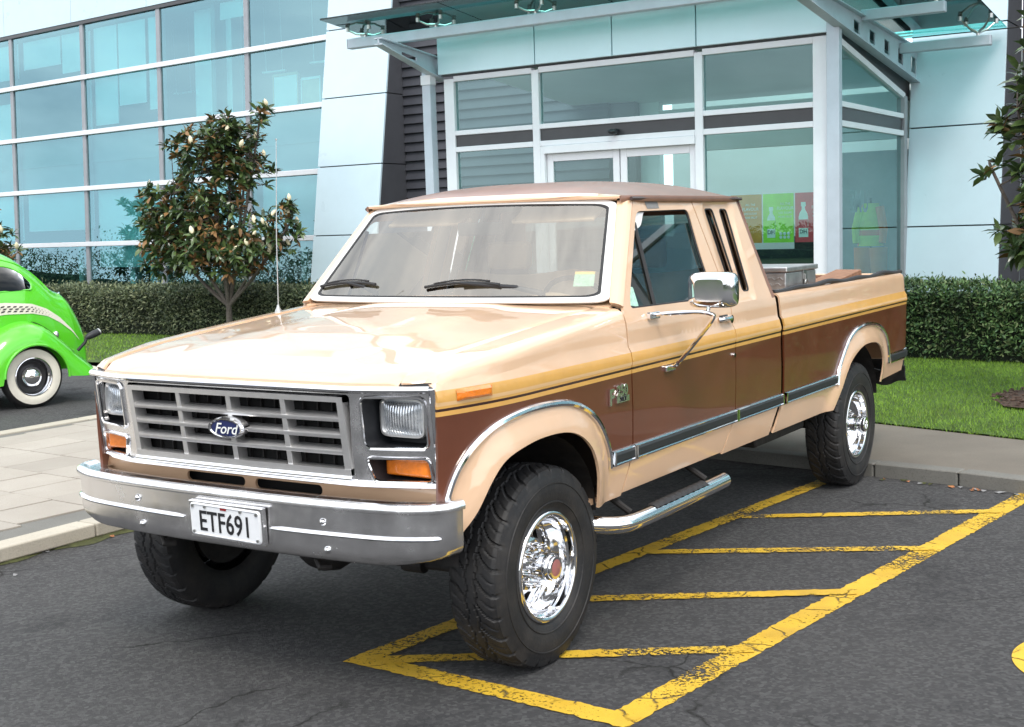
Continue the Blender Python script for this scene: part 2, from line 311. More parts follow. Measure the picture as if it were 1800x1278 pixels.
class MB:
    def __init__(s): s.v = []; s.f = []; s.m = []
    def add(s, V, F, mat=0):
        b = len(s.v); s.v += [tuple(map(float, p)) for p in V]; s.f += [tuple(b+i for i in f) for f in F]
        s.m += list(mat) if isinstance(mat, (list, tuple)) else [mat]*len(F); return s
    def grid(s, fn, nu, nv, mat=0, cu=False, cv=False, flip=False):
        V = [fn(i/nu, j/nv) for i in range(nu if cu else nu+1) for j in range(nv if cv else nv+1)]
        W = nv if cv else nv+1; U = nu if cu else nu+1; F = []; mm = []
        for i in range(nu):
            for j in range(nv):
                a, b, c, d = i*W+j, ((i+1) % U)*W+j, ((i+1) % U)*W+(j+1) % W, i*W+(j+1) % W
                F.append((a, d, c, b) if flip else (a, b, c, d)); mm.append(mat((i+.5)/nu, (j+.5)/nv) if callable(mat) else mat)
        return s.add(V, F, mm)
    def box(s, c, d, mat=0, rot=None):
        hx, hy, hz = d[0]/2, d[1]/2, d[2]/2
        V = [Vector((x, y, z)) for x in (-hx, hx) for y in (-hy, hy) for z in (-hz, hz)]
        if rot is not None: V = [rot @ v for v in V]
        c = Vector(c); F = [(0, 1, 3, 2), (4, 6, 7, 5), (0, 4, 5, 1), (2, 3, 7, 6), (0, 2, 6, 4), (1, 5, 7, 3)]
        return s.add([v+c for v in V], F, mat)
    def b2(s, p, q, mat=0): return s.box([(a+b)/2 for a, b in zip(p, q)], [abs(b-a) for a, b in zip(p, q)], mat)
    def tube(s, pts, r, n=10, mat=0, closed=False, caps=True, sq=None):
        P = [Vector(p) for p in pts]; N = len(P); R = [r]*N if not hasattr(r, '__len__') else r
        V = []; up = None
        for i in range(N):
            t = (P[(i+1) % N]-P[i-1]) if (closed or 0 < i < N-1) else (P[1]-P[0] if i == 0 else P[-1]-P[-2]); t.normalize()
            if up is None: up = Vector((0, 0, 1)) if abs(t.z) < .9 else Vector((1, 0, 0))
            a = t.cross(up); a.normalize(); b = a.cross(t); up = b
            for k in range(n):
                an = 2*PI*k/n; V.append(P[i]+a*math.cos(an)*R[i]+b*math.sin(an)*R[i]*(sq or 1))
        F = []
        for i in range(N if closed else N-1):
            for k in range(n):
                i2 = (i+1) % N; F.append((i*n+k, i*n+(k+1) % n, i2*n+(k+1) % n, i2*n+k))
        if caps and not closed: F += [tuple(range(n-1, -1, -1)), tuple((N-1)*n+k for k in range(n))]
        return s.add(V, F, mat)
    def cyl(s, p, q, r, n=16, mat=0, r2=None): return s.tube([p, q], [r, r if r2 is None else r2], n, mat)
    def lathe(s, prof, o=(0, 0, 0), axis='X', n=48, mat=0, closed=False, flip=False):
        """prof: list of (h along axis, radius)"""
        o = Vector(o)
        def fn(u, v):
            i = min(int(round(v*(len(prof)-(0 if closed else 1)))), len(prof)-1) if not closed else int(round(v*len(prof))) % len(prof)
            h, r = prof[i]; a = 2*PI*u; c, d = r*math.cos(a), r*math.sin(a)
            return o+(Vector((h, c, d)) if axis == 'X' else Vector((d, h, c)) if axis == 'Y' else Vector((c, d, h)))
        return s.grid(fn, n, len(prof) if closed else len(prof)-1, mat, cu=True, cv=closed, flip=flip)
    def prism(s, poly, fn, d, mat=0):
        """closed 2D polygon mapped by fn -> 3D, extruded by vector d (convex-ish polygons; n-gon caps)"""
        A = [Vector(fn(*p)) for p in poly]; d = Vector(d); n = len(A)
        F = [tuple(range(n)), tuple(range(2*n-1, n-1, -1))]+[(i, (i+1) % n+0, (i+1) % n+n, i+n)[::-1] for i in range(n)]
        return s.add(A+[a+d for a in A], F, mat)
    def cdt(s, outline, fn, sp=.05, holes=(), lines=(), mat=0, flip=False, inner=True):
        """triangulated sheet over a 2D outline with holes; paint lines are real mesh edges; fn maps (a,b)->3D; mat may be a function of (a,b)"""
        V = []; E = []
        def loop(pts, closed=True):
            b = len(V); V.extend(Vector(p) for p in pts); n = len(pts)
            E.extend((b+i, b+(i+1) % n) for i in range(n if closed else n-1))
        def dens(pts, closed=True):
            o = []; n = len(pts)
            for i in range(n if closed else n-1):
                p, q = pts[i], pts[(i+1) % n]; k = max(1, int(math.ceil(math.dist(p, q)/sp)))
                o += [(p[0]+(q[0]-p[0])*j/k, p[1]+(q[1]-p[1])*j/k) for j in range(k)]
            if not closed: o.append(pts[-1])
            return o
        O = dens(outline); H = [dens(h) for h in holes]; loop(O)
        for h in H: loop(h)
        for ln in lines: loop(dens(ln, False), False)
        if inner:
            A = np.array(O); x0, y0 = A.min(0); x1, y1 = A.max(0)
            for i, x in enumerate(np.arange(x0+sp*.5, x1, sp)):
                for y in np.arange(y0+sp*.5, y1, sp):
                    if inpoly((x, y), O) and polydist((x, y), O) > sp*.35 and not any(polydist((x, y), h) < sp*.35 for h in H) and not any(polydist((x, y), ln, False) < sp*.25 for ln in lines): V.append(Vector((x, y)))
        r = delaunay_2d_cdt(V, E, [], 0, 1e-6); vs, fs = r[0], r[2]; F = []; mm = []
        for f in fs:
            c = (sum(vs[i][0] for i in f)/len(f), sum(vs[i][1] for i in f)/len(f))
            if not inpoly(c, O) or any(inpoly(c, h) for h in H): continue
            F.append(tuple(reversed(f)) if flip else tuple(f)); mm.append(mat(*c) if callable(mat) else mat)
        return s.add([fn(v[0], v[1]) for v in vs], F, mm)
    def text(s, txt, size, mtx, mat=0, ext=.0, shear=0., bold=0., sx=1., align='CENTER'):
        key = (txt, size, ext, shear, bold, align)
        if key not in TEXTCACHE:
            cu = bpy.data.curves.new('t', 'FONT'); cu.body = txt; cu.size = size; cu.extrude = ext; cu.shear = shear; cu.offset = bold; cu.align_x = align; cu.align_y = 'CENTER'; cu.resolution_u = 3
            o = bpy.data.objects.new('t', cu); COL.objects.link(o); dg = bpy.context.evaluated_depsgraph_get(); me = bpy.data.meshes.new_from_object(o.evaluated_get(dg))
            TEXTCACHE[key] = ([v.co.copy() for v in me.vertices], [tuple(p.vertices) for p in me.polygons])
            bpy.data.objects.remove(o); bpy.data.curves.remove(cu); bpy.data.meshes.remove(me)
        V, F = TEXTCACHE[key]; S = Matrix.Diagonal((sx, 1, 1))
        return s.add([mtx @ (S @ v) for v in V], F, mat)
    def mirror(s):
        o = MB(); o.v = [(-x, y, z) for x, y, z in s.v]; o.f = [tuple(reversed(f)) for f in s.f]; o.m = list(s.m); return o
    def moved(s, mtx):
        o = MB(); o.v = [tuple(mtx @ Vector(p)) for p in s.v]; o.f = list(s.f); o.m = list(s.m); return o
    def build(s, name, mats, parent=None, angle=35, bevel=0., solid=0., seg=2, smooth=True, offset=-1):
        me = bpy.data.meshes.new(name); me.from_pydata(s.v, [], s.f)
        mats = [mats] if isinstance(mats, str) else mats
        for k in mats: me.materials.append(M[k])
        if len(mats) > 1: me.polygons.foreach_set('material_index', s.m)
        if smooth:
            me.polygons.foreach_set('use_smooth', [True]*len(me.polygons)); me.set_sharp_from_angle(angle=math.radians(angle))
        me.update()
        o = bpy.data.objects.new(name, me); COL.objects.link(o)
        if solid:
            md = o.modifiers.new('thickness', 'SOLIDIFY'); md.thickness = solid; md.offset = offset
            md = o.modifiers.new('edges', 'EDGE_SPLIT'); md.split_angle = math.radians(max(angle, 40))
        if bevel:
            md = o.modifiers.new('bevel', 'BEVEL'); md.width = bevel; md.segments = seg; md.limit_method = 'ANGLE'; md.angle_limit = math.radians(40); md.harden_normals = True
        if parent is not None: attach(o, parent)
        return o
BASE = {}
def attach(o, parent):
    o.parent = parent
    loc = BASE.get(parent.name)
    if loc is not None: o.matrix_parent_inverse = Matrix.Translation(-Vector(loc))
def thing(name, label, cat, loc=(0, 0, 0), group=None, parent=None):
    o = bpy.data.objects.new(name, None); COL.objects.link(o); o.empty_display_size = .2; o.location = loc; BASE[o.name] = tuple(loc)
    return tag(o, label, cat, group)
def tag(o, label, cat, group=None):
    o['label'] = label; o['category'] = cat
    if group: o['group'] = group
    return o
def struct(o, kind='structure', label=None):
    o['kind'] = kind
    if label: o['label'] = label
    return o
def copy_tree(o, parent=None):
    c = o.copy(); COL.objects.link(c)
    if parent is not None: c.parent = parent
    for ch in list(o.children): copy_tree(ch, c)
    return c
def inst(src, parent=None, mtx=None):
    c = src.copy(); COL.objects.link(c)
    if parent is not None: attach(c, parent)
    if mtx is not None: c.matrix_local = mtx if parent is None or parent.name not in BASE else Matrix.Translation(-Vector(BASE[parent.name])) @ mtx; 
    if mtx is not None: c.matrix_parent_inverse = Matrix.Identity(4)
    return c
def lerp(a, b, t): return a+(b-a)*t
def itp(x, pts): return float(np.interp(x, [p[0] for p in pts], [p[1] for p in pts]))
# ================================================================== SETTING
g = MB(); g.add([(-150, -150, 0), (150, -150, 0), (150, 150, 0), (-150, 150, 0)], [(0, 1, 2, 3)])
ground = struct(g.build('car_park_ground', 'asphalt', smooth=False), label='dark grey cracked asphalt of the car park')

def strip(a, b, w, z, name='painted_line'):
    a, b = Vector(a), Vector(b); d = (b-a).normalized(); n = Vector((-d.y, d.x))*w/2; m = MB(); N = max(2, int((b-a).length/.022)); V = []
    for i in range(N+1):
        p = a.lerp(b, i/N); j1, j2 = random.gauss(0, .0035), random.gauss(0, .0035)
        V += [(p.x+n.x*(1+j1/w*2), p.y+n.y*(1+j1/w*2), z), (p.x-n.x*(1+j2/w*2), p.y-n.y*(1+j2/w*2), z)]
    m.add(V, [(2*i, 2*i+1, 2*i+3, 2*i+2) for i in range(N)])
    return m.build(name, 'line_yellow', ground, smooth=False)
strip((1.44, .25), (1.99, 4.80), .125, .003)
strip((.16, .365), (1.50, .288), .115, .0045)
strip((.21, .33), (.735, 4.78), .105, .006)
for a, b in (((1.575, 1.21), (.30, .395)), ((1.69, 2.19), (.36, 1.36)), ((1.805, 3.15), (.47, 2.41)), ((1.92, 4.17), (.62, 3.40))): strip(a, b, .088, .0075)
# round yellow symbol at the right edge
m = MB()
def ring(m, cx, cy, r0, r1, a0, a1, z, n=40): m.grid(lambda u, v: (cx+lerp(r0, r1, v)*math.cos(lerp(a0, a1, u)), cy+lerp(r0, r1, v)*math.sin(lerp(a0, a1, u)), z), n, 1)
ring(m, 2.90, 1.68, .0, .40, PI*.72, PI*1.32, .004); ring(m, 2.88, 1.76, .26, .40, PI*.05, PI*.66, .004)
m.build('painted_symbol', 'line_yellow', ground, smooth=False)
def ztext(txt, x, y, size, rot, name):
    m = MB(); m.text(txt, size, Matrix.Translation((x, y, .003)) @ Matrix.Rotation(rot, 4, 'Z'), sx=1.2); return m.build(name, 'chalk', ground, smooth=False)
# small debris: leaf scraps and stones by the kerbs
for i in range(34):
    if i < 20: x, y = 1.0+random.random()*1.0, 0; y = 4.86-.16*(x-1)-random.random()**2*.10
    else: y = -.2+random.random()*1.6; x = -2.60+random.random()**2*.35
    s_ = random.uniform(.008, .022); m = MB(); a0 = random.random()*6
    m.add([(x+s_*1.6*math.cos(a0+k*1.2)*(1 if k % 2 else .6), y+s_*math.sin(a0+k*1.2), .004+(.008 if k % 2 else 0)) for k in range(5)], [(0, 1, 2, 3, 4)])
    m.build('leaf_scrap', ['leaf_litter', 'chalk', 'moss'][i % 3], ground, smooth=False)

H = .09   # kerb height
# ---- left footpath island of square flagstones
pav = MB(); pav.b2((-6.36, -8, .004), (-2.74, 16, H-.012)); pav = struct(pav.build('footpath_bed', 'kerb_face'), label='raised footpath island left of the pickup')
tile = MB(); tile.b2((-.2070, -.2600, -.03), (.2070, .2600, 0)); tile_o = None
O = Vector((-4.336, 2.244)); I = Vector((.425, -.030)); J = Vector((-.030, .532))
ang = math.atan2(I.y, I.x)
cnt = 0
for i in range(-12, 10):
    for j in range(-9, 26):
        c = O+I*(i+.5)+J*(j+.5)
        if not (-6.06 < c.x < -2.96): continue
        if not (-3.5 < c.y < 8.0): continue
        mtx = Matrix.Translation((c.x, c.y, H+random.uniform(-.0022, .0022))) @ Matrix.Rotation(ang+random.uniform(-.004, .004), 4, 'Z') @ Matrix.Rotation(random.uniform(-.004, .004), 4, 'X')
        if tile_o is None:
            tile_o = tile.build('paving_tile', 'tile_stone', pav, bevel=.004, seg=1); tile_o.matrix_world = mtx
        else: o = tile_o.copy(); COL.objects.link(o); o.matrix_world = mtx
        cnt += 1
# border slabs and kerb stones of the island
for k in range(14):
    y0 = -3.6+k*.98; m = MB(); m.b2((-2.735, y0, .01), (-2.57, y0+.972, H+.003+random.uniform(0, .003))); m.build('kerb_stone', 'kerb_stone', pav, bevel=.012)
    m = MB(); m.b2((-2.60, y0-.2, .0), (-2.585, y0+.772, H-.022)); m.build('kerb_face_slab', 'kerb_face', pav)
    m = MB(); m.b2((-6.42, y0, .01), (-6.25, y0+.972, H+.004)); m.build('edge_stone', 'kerb_stone', pav, bevel=.01)
m = MB(); N = 90
m.grid(lambda u, v: (-2.585+v*(.05+.035*math.sin(u*37)+.03*math.sin(u*91+1)), -3+u*6, .012*(1-v)**2+.003), N, 2)
m.build('moss_line', 'moss', pav)
# ---- right footpath (concrete) with kerb
fp = [(-2.9, 5.42), (.6, 4.965), (.956, 4.905), (1.53, 4.83), (1.97, 4.735), (6, 3.9), (30, -1.5), (30, .2), (6, 5.15), (1.66, 6.263), (.454, 6.634), (-2.9, 7.4)]
m = MB(); m.add([(x, y, H-.008) for x, y in fp], [tuple(range(len(fp)))]); path = struct(m.build('footpath_concrete', 'path_concrete', smooth=False), label='brown grey concrete footpath behind the pickup')
kl = fp[:7]
for a, b in zip(kl[:-1], kl[1:]):
    a, b = Vector(a), Vector(b); n_ = max(1, int((b-a).length/.95)); d = (b-a).normalized(); nn = Vector((-d.y, d.x))
    for k in range(n_):
        p, q = a.lerp(b, k/n_)+d*.003, a.lerp(b, (k+1)/n_)-d*.003; m = MB()
        V = [(p.x, p.y), (q.x, q.y), (q.x+nn.x*.15, q.y+nn.y*.15), (p.x+nn.x*.15, p.y+nn.y*.15)]
        m.add([(x, y, .0) for x, y in V]+[(x, y, H+random.uniform(0, .002)) for x, y in V], [(0, 1, 5, 4), (1, 2, 6, 5), (2, 3, 7, 6), (3, 0, 4, 7), (4, 5, 6, 7)])
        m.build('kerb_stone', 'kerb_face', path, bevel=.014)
# ---- lawns
def sheet(poly, z, name, mat, lab, kind='structure'):
    m = MB(); m.add([(x, y, z) for x, y in poly], [tuple(range(len(poly)))]); return struct(m.build(name, mat, smooth=False), kind, lab)
lawnR = [(-2.6, 7.33), (.454, 6.64), (1.66, 6.27), (6, 5.16), (16, 2.6), (16, 13), (-.8, 13), (-.8, 10.2), (-2.6, 10.2)]
sheet(lawnR, H+.004, 'lawn_ground', 'lawn_base', 'green lawn right of the entrance')
lawnL = [(-40, 8.0), (-7.0, 8.0), (-7.0, 13.3), (-40, 15.5)]
sheet(lawnL, H+.002, 'lawn_ground_far', 'lawn_base', 'narrow lawn in front of the long hedge')
sheet([(-2.6, 6.9), (-2.6, 10.5), (-7.0, 10.5), (-7.0, 5.9), (-2.9, 5.5)], H-.006, 'entrance_paving', 'path_concrete', 'paving in front of the glass entrance')
def blades(regions, name, lab, mats):
    V = []; F = []; mi = []
    V = np.zeros((0, 3)); Fl = []
    allv = []; nb = 0
    for poly, n, hmin, hmax, wd in regions:
        P = np.array(poly); x0, y0 = P.min(0); x1, y1 = P.max(0); pts = []
        while len(pts) < n:
            q = RNG.random((n, 2))*[x1-x0, y1-y0]+[x0, y0]
            # vectorised point in polygon
            c = np.zeros(n, bool); j = len(P)-1
            for i in range(len(P)):
                xi, yi = P[i]; xj, yj = P[j]; cond = ((yi > q[:, 1]) != (yj > q[:, 1])) & (q[:, 0] < (xj-xi)*(q[:, 1]-yi)/(yj-yi+1e-12)+xi); c ^= cond; j = i
            pts += q[c].tolist()
        p = np.array(pts[:n]); a = RNG.random(n)*2*PI; h = hmin+(hmax-hmin)*RNG.random(n)**1.5; ln = RNG.normal(0, .5, (n, 2))*h[:, None]
        w_ = wd*(.6+.8*RNG.random(n)); dx, dy = np.cos(a)*w_, np.sin(a)*w_; z0 = H-.005
        v = np.stack([np.c_[p[:, 0]-dx, p[:, 1]-dy, np.full(n, z0)], np.c_[p[:, 0]+dx, p[:, 1]+dy, np.full(n, z0)], np.c_[p+ln, z0+h]], 1).reshape(-1, 3)
        allv.append(v); nb += n
    v = np.concatenate(allv); f = np.arange(nb*3).reshape(-1, 3)
    me = bpy.data.meshes.new(name); me.vertices.add(len(v)); me.vertices.foreach_set('co', v.ravel()); me.loops.add(nb*3); me.loops.foreach_set('vertex_index', f.ravel()); me.polygons.add(nb); me.polygons.foreach_set('loop_start', np.arange(nb)*3)
    for k in mats: me.materials.append(M[k])
    pa = np.sin(v[::3, 0]*2.3+1.3*np.sin(v[::3, 1]*1.7))*np.sin(v[::3, 1]*1.9+np.sin(v[::3, 0]*3.1)); mi = (RNG.random(nb)*3).astype(int); mi = np.where(RNG.random(nb) < np.clip(.06+.5*(pa-.45), .04, .5), 3, mi); me.polygons.foreach_set('material_index', mi); me.update(calc_edges=True)
    o = bpy.data.objects.new(name, me); COL.objects.link(o); return struct(o, 'stuff', lab)
pm('grass_b', (.105, .215, .016), .7, var=.3, vs=3); pm('grass_c', (.165, .235, .035), .7, var=.3, vs=3)
blades([([(-1.2, 6.98), (.454, 6.62), (1.66, 6.25), (3.2, 5.85), (3.2, 11.4), (-1.2, 11.4)], 90000, .018, .05, .0028), ([(-20, 8.2), (-9, 8.2), (-9, 12.5), (-20, 12.5)], 30000, .02, .055, .006)], 'grass', 'short green grass of the lawns', ['grass_a', 'grass_b', 'grass_a', 'grass_c'])
# mulch ring under the right-hand tree
m = MB(); cx, cy = 1.78, 8.35
m.grid(lambda u, v: (cx+(.72+.06*math.sin(7*u*2*PI)+.04*math.sin(13*u*2*PI))*v*math.cos(2*PI*u), cy+(.85+.06*math.cos(5*u*2*PI))*v*math.sin(2*PI*u), H+.03+.03*(1-v*v)), 48, 6, cu=True)
struct(m.build('mulch', 'mulch'), 'stuff', 'ring of brown bark mulch on the right lawn')
m = MB()
for i in range(420):
    a, r_ = random.random()*2*PI, math.sqrt(random.random())*.78; s_ = random.uniform(.012, .03)
    m.box((cx+r_*math.cos(a), cy+1.12*r_*math.sin(a), H+.045+.02*(1-r_)), (s_*2, s_*.9, .008), 0, Matrix.Rotation(random.random()*6, 3, 'Z') @ Matrix.Rotation(random.uniform(-.6, .6), 3, 'X'))
struct(m.build('mulch_chips', 'mulch', smooth=False), 'stuff', 'loose bark chips on the mulch ring')

# ================================================================== BUILDING
bld = thing('office_building', 'large modern building with teal glass curtain wall, white panels and glazed entrance', 'building', (-4, 12.6, 0))
TH = .09; E1 = Vector((-math.cos(TH), math.sin(TH), 0)); NI = Vector((math.sin(TH), math.cos(TH), 0)); A0 = Vector((-8.5, 12.6, 0))
def FW(s, z, d=0.): return A0+E1*s+NI*(d+.04*(z-2.5))+Vector((0, 0, z))
def wbox(m, s0, s1, z0, z1, d0, d1, mat=0):
    V = [FW(s, z, d) for s in (s0, s1) for d in (d0, d1) for z in (z0, z1)]
    m.add(V, [(1, 0, 2, 3), (6, 4, 5, 7), (4, 0, 1, 5), (3, 2, 6, 7), (2, 0, 4, 6), (5, 1, 3, 7)], mat); return m
MUL = [1.92, 4.0, 6.46, 8.88, 11.42, 13.86, 16.3, 18.74]; TRA = [.30, 1.69, 2.79, 3.88, 4.96, 6.02]
for s in MUL[1:]:
    m = MB(); wbox(m, s-.055, s+.055, .2, 6.02, -.012, .12); m.build('mullion', 'alu_grey', bld, bevel=.006)
for z in TRA[1:-1]:
    m = MB(); wbox(m, 1.92, 18.74, z-.045, z+.045, -.05, .06); m.build('transom', 'alu_white', bld, bevel=.008)
for z, k in ((.24, 'alu_white'), (6.02, 'spandrel')):
    m = MB(); wbox(m, 1.92, 18.74, z-.03, z+.03, -.03, .1); m.build('transom', k, bld)
for i in range(len(MUL)-1):
    for j in range(len(TRA)-1):
        s0, s1, z0, z1 = MUL[i]+.057, MUL[i+1]-.057, TRA[j]+.047, TRA[j+1]-.047; b = random.uniform(-.004, .004); c = random.uniform(-.004, .004)
        m = MB(); V = [FW(s0, z0, .02), FW(s1, z0, .02+b), FW(s1, z1, .02+b+c), FW(s0, z1, .02+c)]; m.add(V, [(3, 2, 1, 0)]); m.build('pane', 'glass_building', bld, smooth=False)
# white fascia panels above the glass
ss = [1.92]+[1.92+2.42*k for k in range(1, 8)]
for i in range(7):
    m = MB(); wbox(m, ss[i]+.006, ss[i+1]-.006, 6.06, 8.6, -.03, .05); m.build('fascia_panel', 'panel_white', bld, bevel=.006)
m = MB(); wbox(m, 1.9, 18.9, 6.0, 8.7, .052, .3); m.build('fascia_backing', 'panel_charcoal', bld)
m = MB(); wbox(m, 1.95, 18.7, 2.80, 3.87, .20, .24); m.build('spandrel_board', 'room_wall', bld)
# interior: floors, back wall, ceilings, cross walls
for z0, z1, k in ((.0, .12, 'room_floor'), (3.30, 3.52, 'room_wall'), (5.96, 6.3, 'room_wall')):
    m = MB(); wbox(m, 1.92, 18.74, z0, z1, .16, 5.0); m.build('floor_slab', k, bld)
m = MB(); wbox(m, 1.92, 18.74, .1, 6.2, 4.6, 4.75); m.build('back_wall', 'room_dark', bld)
for s in (1.80, 5.2, 18.8):
    m = MB(); wbox(m, s, s+.12, .1, 6.2, .3, 4.6); m.build('room_partition', 'room_wall', bld)
m = MB(); wbox(m, 5.05, 6.1, 3.52, 5.96, .55, .8); m.build('room_column', 'blind', bld)
for s in (3.1, 7.4, 8.05, 9.8):
    m = MB(); wbox(m, s, s+.16, .12, 1.66, .5, .66); m.build('room_column', 'blind', bld)
# roller blinds hanging behind the panes at different heights   (s0, s1, z0, z1)
for s0, s1, z0, z1 in ((9.05, 9.9, 5.15, 5.92), (8.92, 9.0, 3.95, 5.9), (8.05, 8.80, 4.02, 5.92), (7.15, 8.0, 4.35, 5.92), (9.95, 11.3, 5.35, 5.92), (6.55, 7.05, 4.2, 5.92), (4.1, 4.95, 5.62, 5.92), (11.5, 13.7, 5.2, 5.92), (11.55, 12.4, 3.6, 4.7),
        (8.95, 11.3, 1.98, 2.75), (6.55, 8.80, 1.22, 2.75), (4.1, 6.4, 1.35, 2.75), (2.0, 3.9, 1.72, 2.75), (11.5, 13.7, 1.8, 2.75), (2.02, 2.6, 5.75, 5.92)):
    m = MB(); wbox(m, s0, s1, z0, z1, .22, .235); m.build('roller_blind', 'blind', bld)
# office things on the upper floor sill
for s, w_, h_, mk, lab in ((3.35, .62, .62, 'print_white', 'large white framed board leaning inside the upper window'), (2.72, .46, .50, 'board_tan', 'tan display board leaning inside the upper window'), (2.15, .50, .48, 'print_white', 'white display board with blue ring leaning inside upper window')):
    t_ = thing('display_board', lab, 'board', tuple(FW(s, 3.88, .3)), 'boards leaning inside the upper window')
    m = MB(); wbox(m, s-w_/2, s+w_/2, 3.89, 3.9+h_, .30, .33, 0); m.build('panel', mk, t_)
    m = MB()
    for a, b, c, d in ((s-w_/2, s+w_/2, 3.89+h_-.02, 3.9+h_+.015), (s-w_/2-.012, s-w_/2+.015, 3.885, 3.9+h_), (s+w_/2-.015, s+w_/2+.012, 3.885, 3.9+h_)): wbox(m, a, b, c, d, .285, .299, 0)
    m.build('frame', 'print_white' if mk == 'board_tan' else 'board_tan', t_)
    if 'ring' in lab:
        m = MB(); c_ = FW(s-.06, 4.2, .294); m.grid(lambda u, v: c_+E1*(lerp(.08, .125, v)*math.cos(2*PI*u))+Vector((0, 0, lerp(.08, .125, v)*math.sin(2*PI*u))), 28, 1, cu=True)
        c2 = FW(s+.13, 4.12, .294); m.grid(lambda u, v: c2+E1*(lerp(.06, .1, v)*math.cos(PI*u+1))+Vector((0, 0, lerp(.06, .1, v)*math.sin(PI*u+1))), 14, 1); m.build('ring_print', 'print_blue', t_)
for k, (s, z) in enumerate(((6.9, 4.55), (4.3, 4.7), (3.05, 4.75), (9.6, 3.25))):   # ceiling lamps hanging in the office
    c_ = FW(s, z, .9); t_ = thing('pendant_lamp', ['thin white pendant lamp inside upper office left of the tree', 'thin white pendant lamp above the tall pale column', 'thin white pendant lamp above the display boards', 'thin white lamp in the left office bay'][k], 'lamp', tuple(c_))
    m = MB(); m.box(c_, (.55, .06, .035)); m.build('lamp_body', 'print_white', t_)
    m = MB(); m.cyl(c_+Vector((-.2, 0, 0)), c_+Vector((-.2, 0, 5.95-z if z > 3.4 else .05)), .006, 6); m.cyl(c_+Vector((.2, 0, 0)), c_+Vector((.2, 0, 5.95-z if z > 3.4 else .05)), .006, 6); m.build('cord', 'print_white', t_)

# ---- leaning white pillar with charcoal flank
def pil(x0, x1, yz, joints, back, flank, zt=7.5):
    for a, b in zip(joints[:-1], joints[1:]):
        m = MB(); g_ = .008
        V = [(x, yz(z)+d, z) for x in (x0, x1) for d in (0, .04) for z in (a+g_, b-g_)]
        m.add(V, [(0, 1, 3, 2), (4, 6, 7, 5), (0, 4, 5, 1), (2, 3, 7, 6), (0, 2, 6, 4), (1, 5, 7, 3)]); m.build('wall_panel', 'panel_white', bld, bevel=.005)
        if flank:
            m = MB(); V = [(x1+dx, y, z) for dx in (-.03, .004) for z in (a+g_, b-g_) for y in (yz(z)+.042, back)]
            m.add(V, [(0, 2, 3, 1), (4, 5, 7, 6), (0, 1, 5, 4), (2, 6, 7, 3), (0, 4, 6, 2), (1, 3, 7, 5)]); m.build('flank_panel', 'panel_charcoal', bld)
    m = MB(); V = [(x, y, z) for x in (x0+.01, x1-.035) for z in (0, zt) for y in (yz(z)+.05, back)]
    m.add(V, [(0, 2, 3, 1), (4, 5, 7, 6), (0, 1, 5, 4), (2, 6, 7, 3), (0, 4, 6, 2), (1, 3, 7, 5)]); m.build('wall_core', 'spandrel', bld)
pil(-10.45, -9.13, lambda z: 12.4+.165*(z-2.5), [.0, .62, 1.72, 2.83, 3.94, 5.05, 6.16, 7.5], 13.4, True)
pil(-.955, .165, lambda z: 12.6+.125*(z-2.0), [.0, .40, 1.615, 2.835, 4.05, 5.3, 6.6], 13.7, True, 6.6)
m = MB(); m.b2((.17, 13.75, 0), (1.4, 13.95, 6.6)); m.build('side_wall', 'panel_charcoal', bld)
# curtain wall of the right wing, beyond the frame (mirrored in the cab windows)
m = MB(); m.b2((1.4, 14.6, 0), (18.4, 14.7, 7.4)); m.build('back_wall', 'room_dark', bld)
m = MB(); m.b2((1.4, 13.6, 6.06), (18.4, 13.75, 7.6)); m.build('fascia_panel', 'panel_white', bld)
for z in TRA: m = MB(); m.b2((1.4, 13.55, z-.045), (18.4, 13.68, z+.045)); m.build('transom', 'alu_white', bld)
for i in range(7):
    x0 = 1.4+i*2.43; m = MB(); m.b2((x0-.05, 13.6, .2), (x0+.05, 13.74, 6.0)); m.build('mullion', 'alu_grey', bld)
    for z0, z1 in zip(TRA[:-1], TRA[1:]): m = MB(); m.add([(x0+.055, 13.66, z0+.047), (x0+2.375, 13.66, z0+.047), (x0+2.375, 13.66, z1-.047), (x0+.055, 13.66, z1-.047)], [(0, 1, 2, 3)]); m.build('pane', 'glass_building', bld, smooth=False)
    if i % 2: m = MB(); m.b2((x0+.1, 13.9, 4.3), (x0+1.3, 13.92, 5.9)); m.build('roller_blind', 'blind', bld)
m = MB(); m.b2((-1.1, 13.2, 4.4), (.1, 13.6, 7.2)); m.build('upper_wall', 'panel_white', bld)
# ---- dark horizontal cladding boards beside the entrance
for k in range(52):
    z = .05+k*.148; m = MB(); m.add([(x, y, zz) for x in (-9.12, -5.4) for y, zz in ((13.10, z), (13.055, z+.016), (13.10, z+.146), (13.14, z+.146), (13.14, z))], [(0, 1, 6, 5), (1, 2, 7, 6), (2, 3, 8, 7), (0, 5, 9, 4), (4, 9, 8, 3), (0, 4, 3, 2, 1), (5, 6, 7, 8, 9)])
    m.build('cladding_board', 'cladding', bld, smooth=False)
m = MB(); m.b2((-9.12, 13.15, 0), (-5.0, 13.3, 7.8)); m.build('cladding_backing', 'spandrel', bld)
m = MB(); m.b2((-7.2, 12.98, 4.55), (-1.2, 13.05, 7.4)); m.build('upper_glazing', 'glass_building', bld)

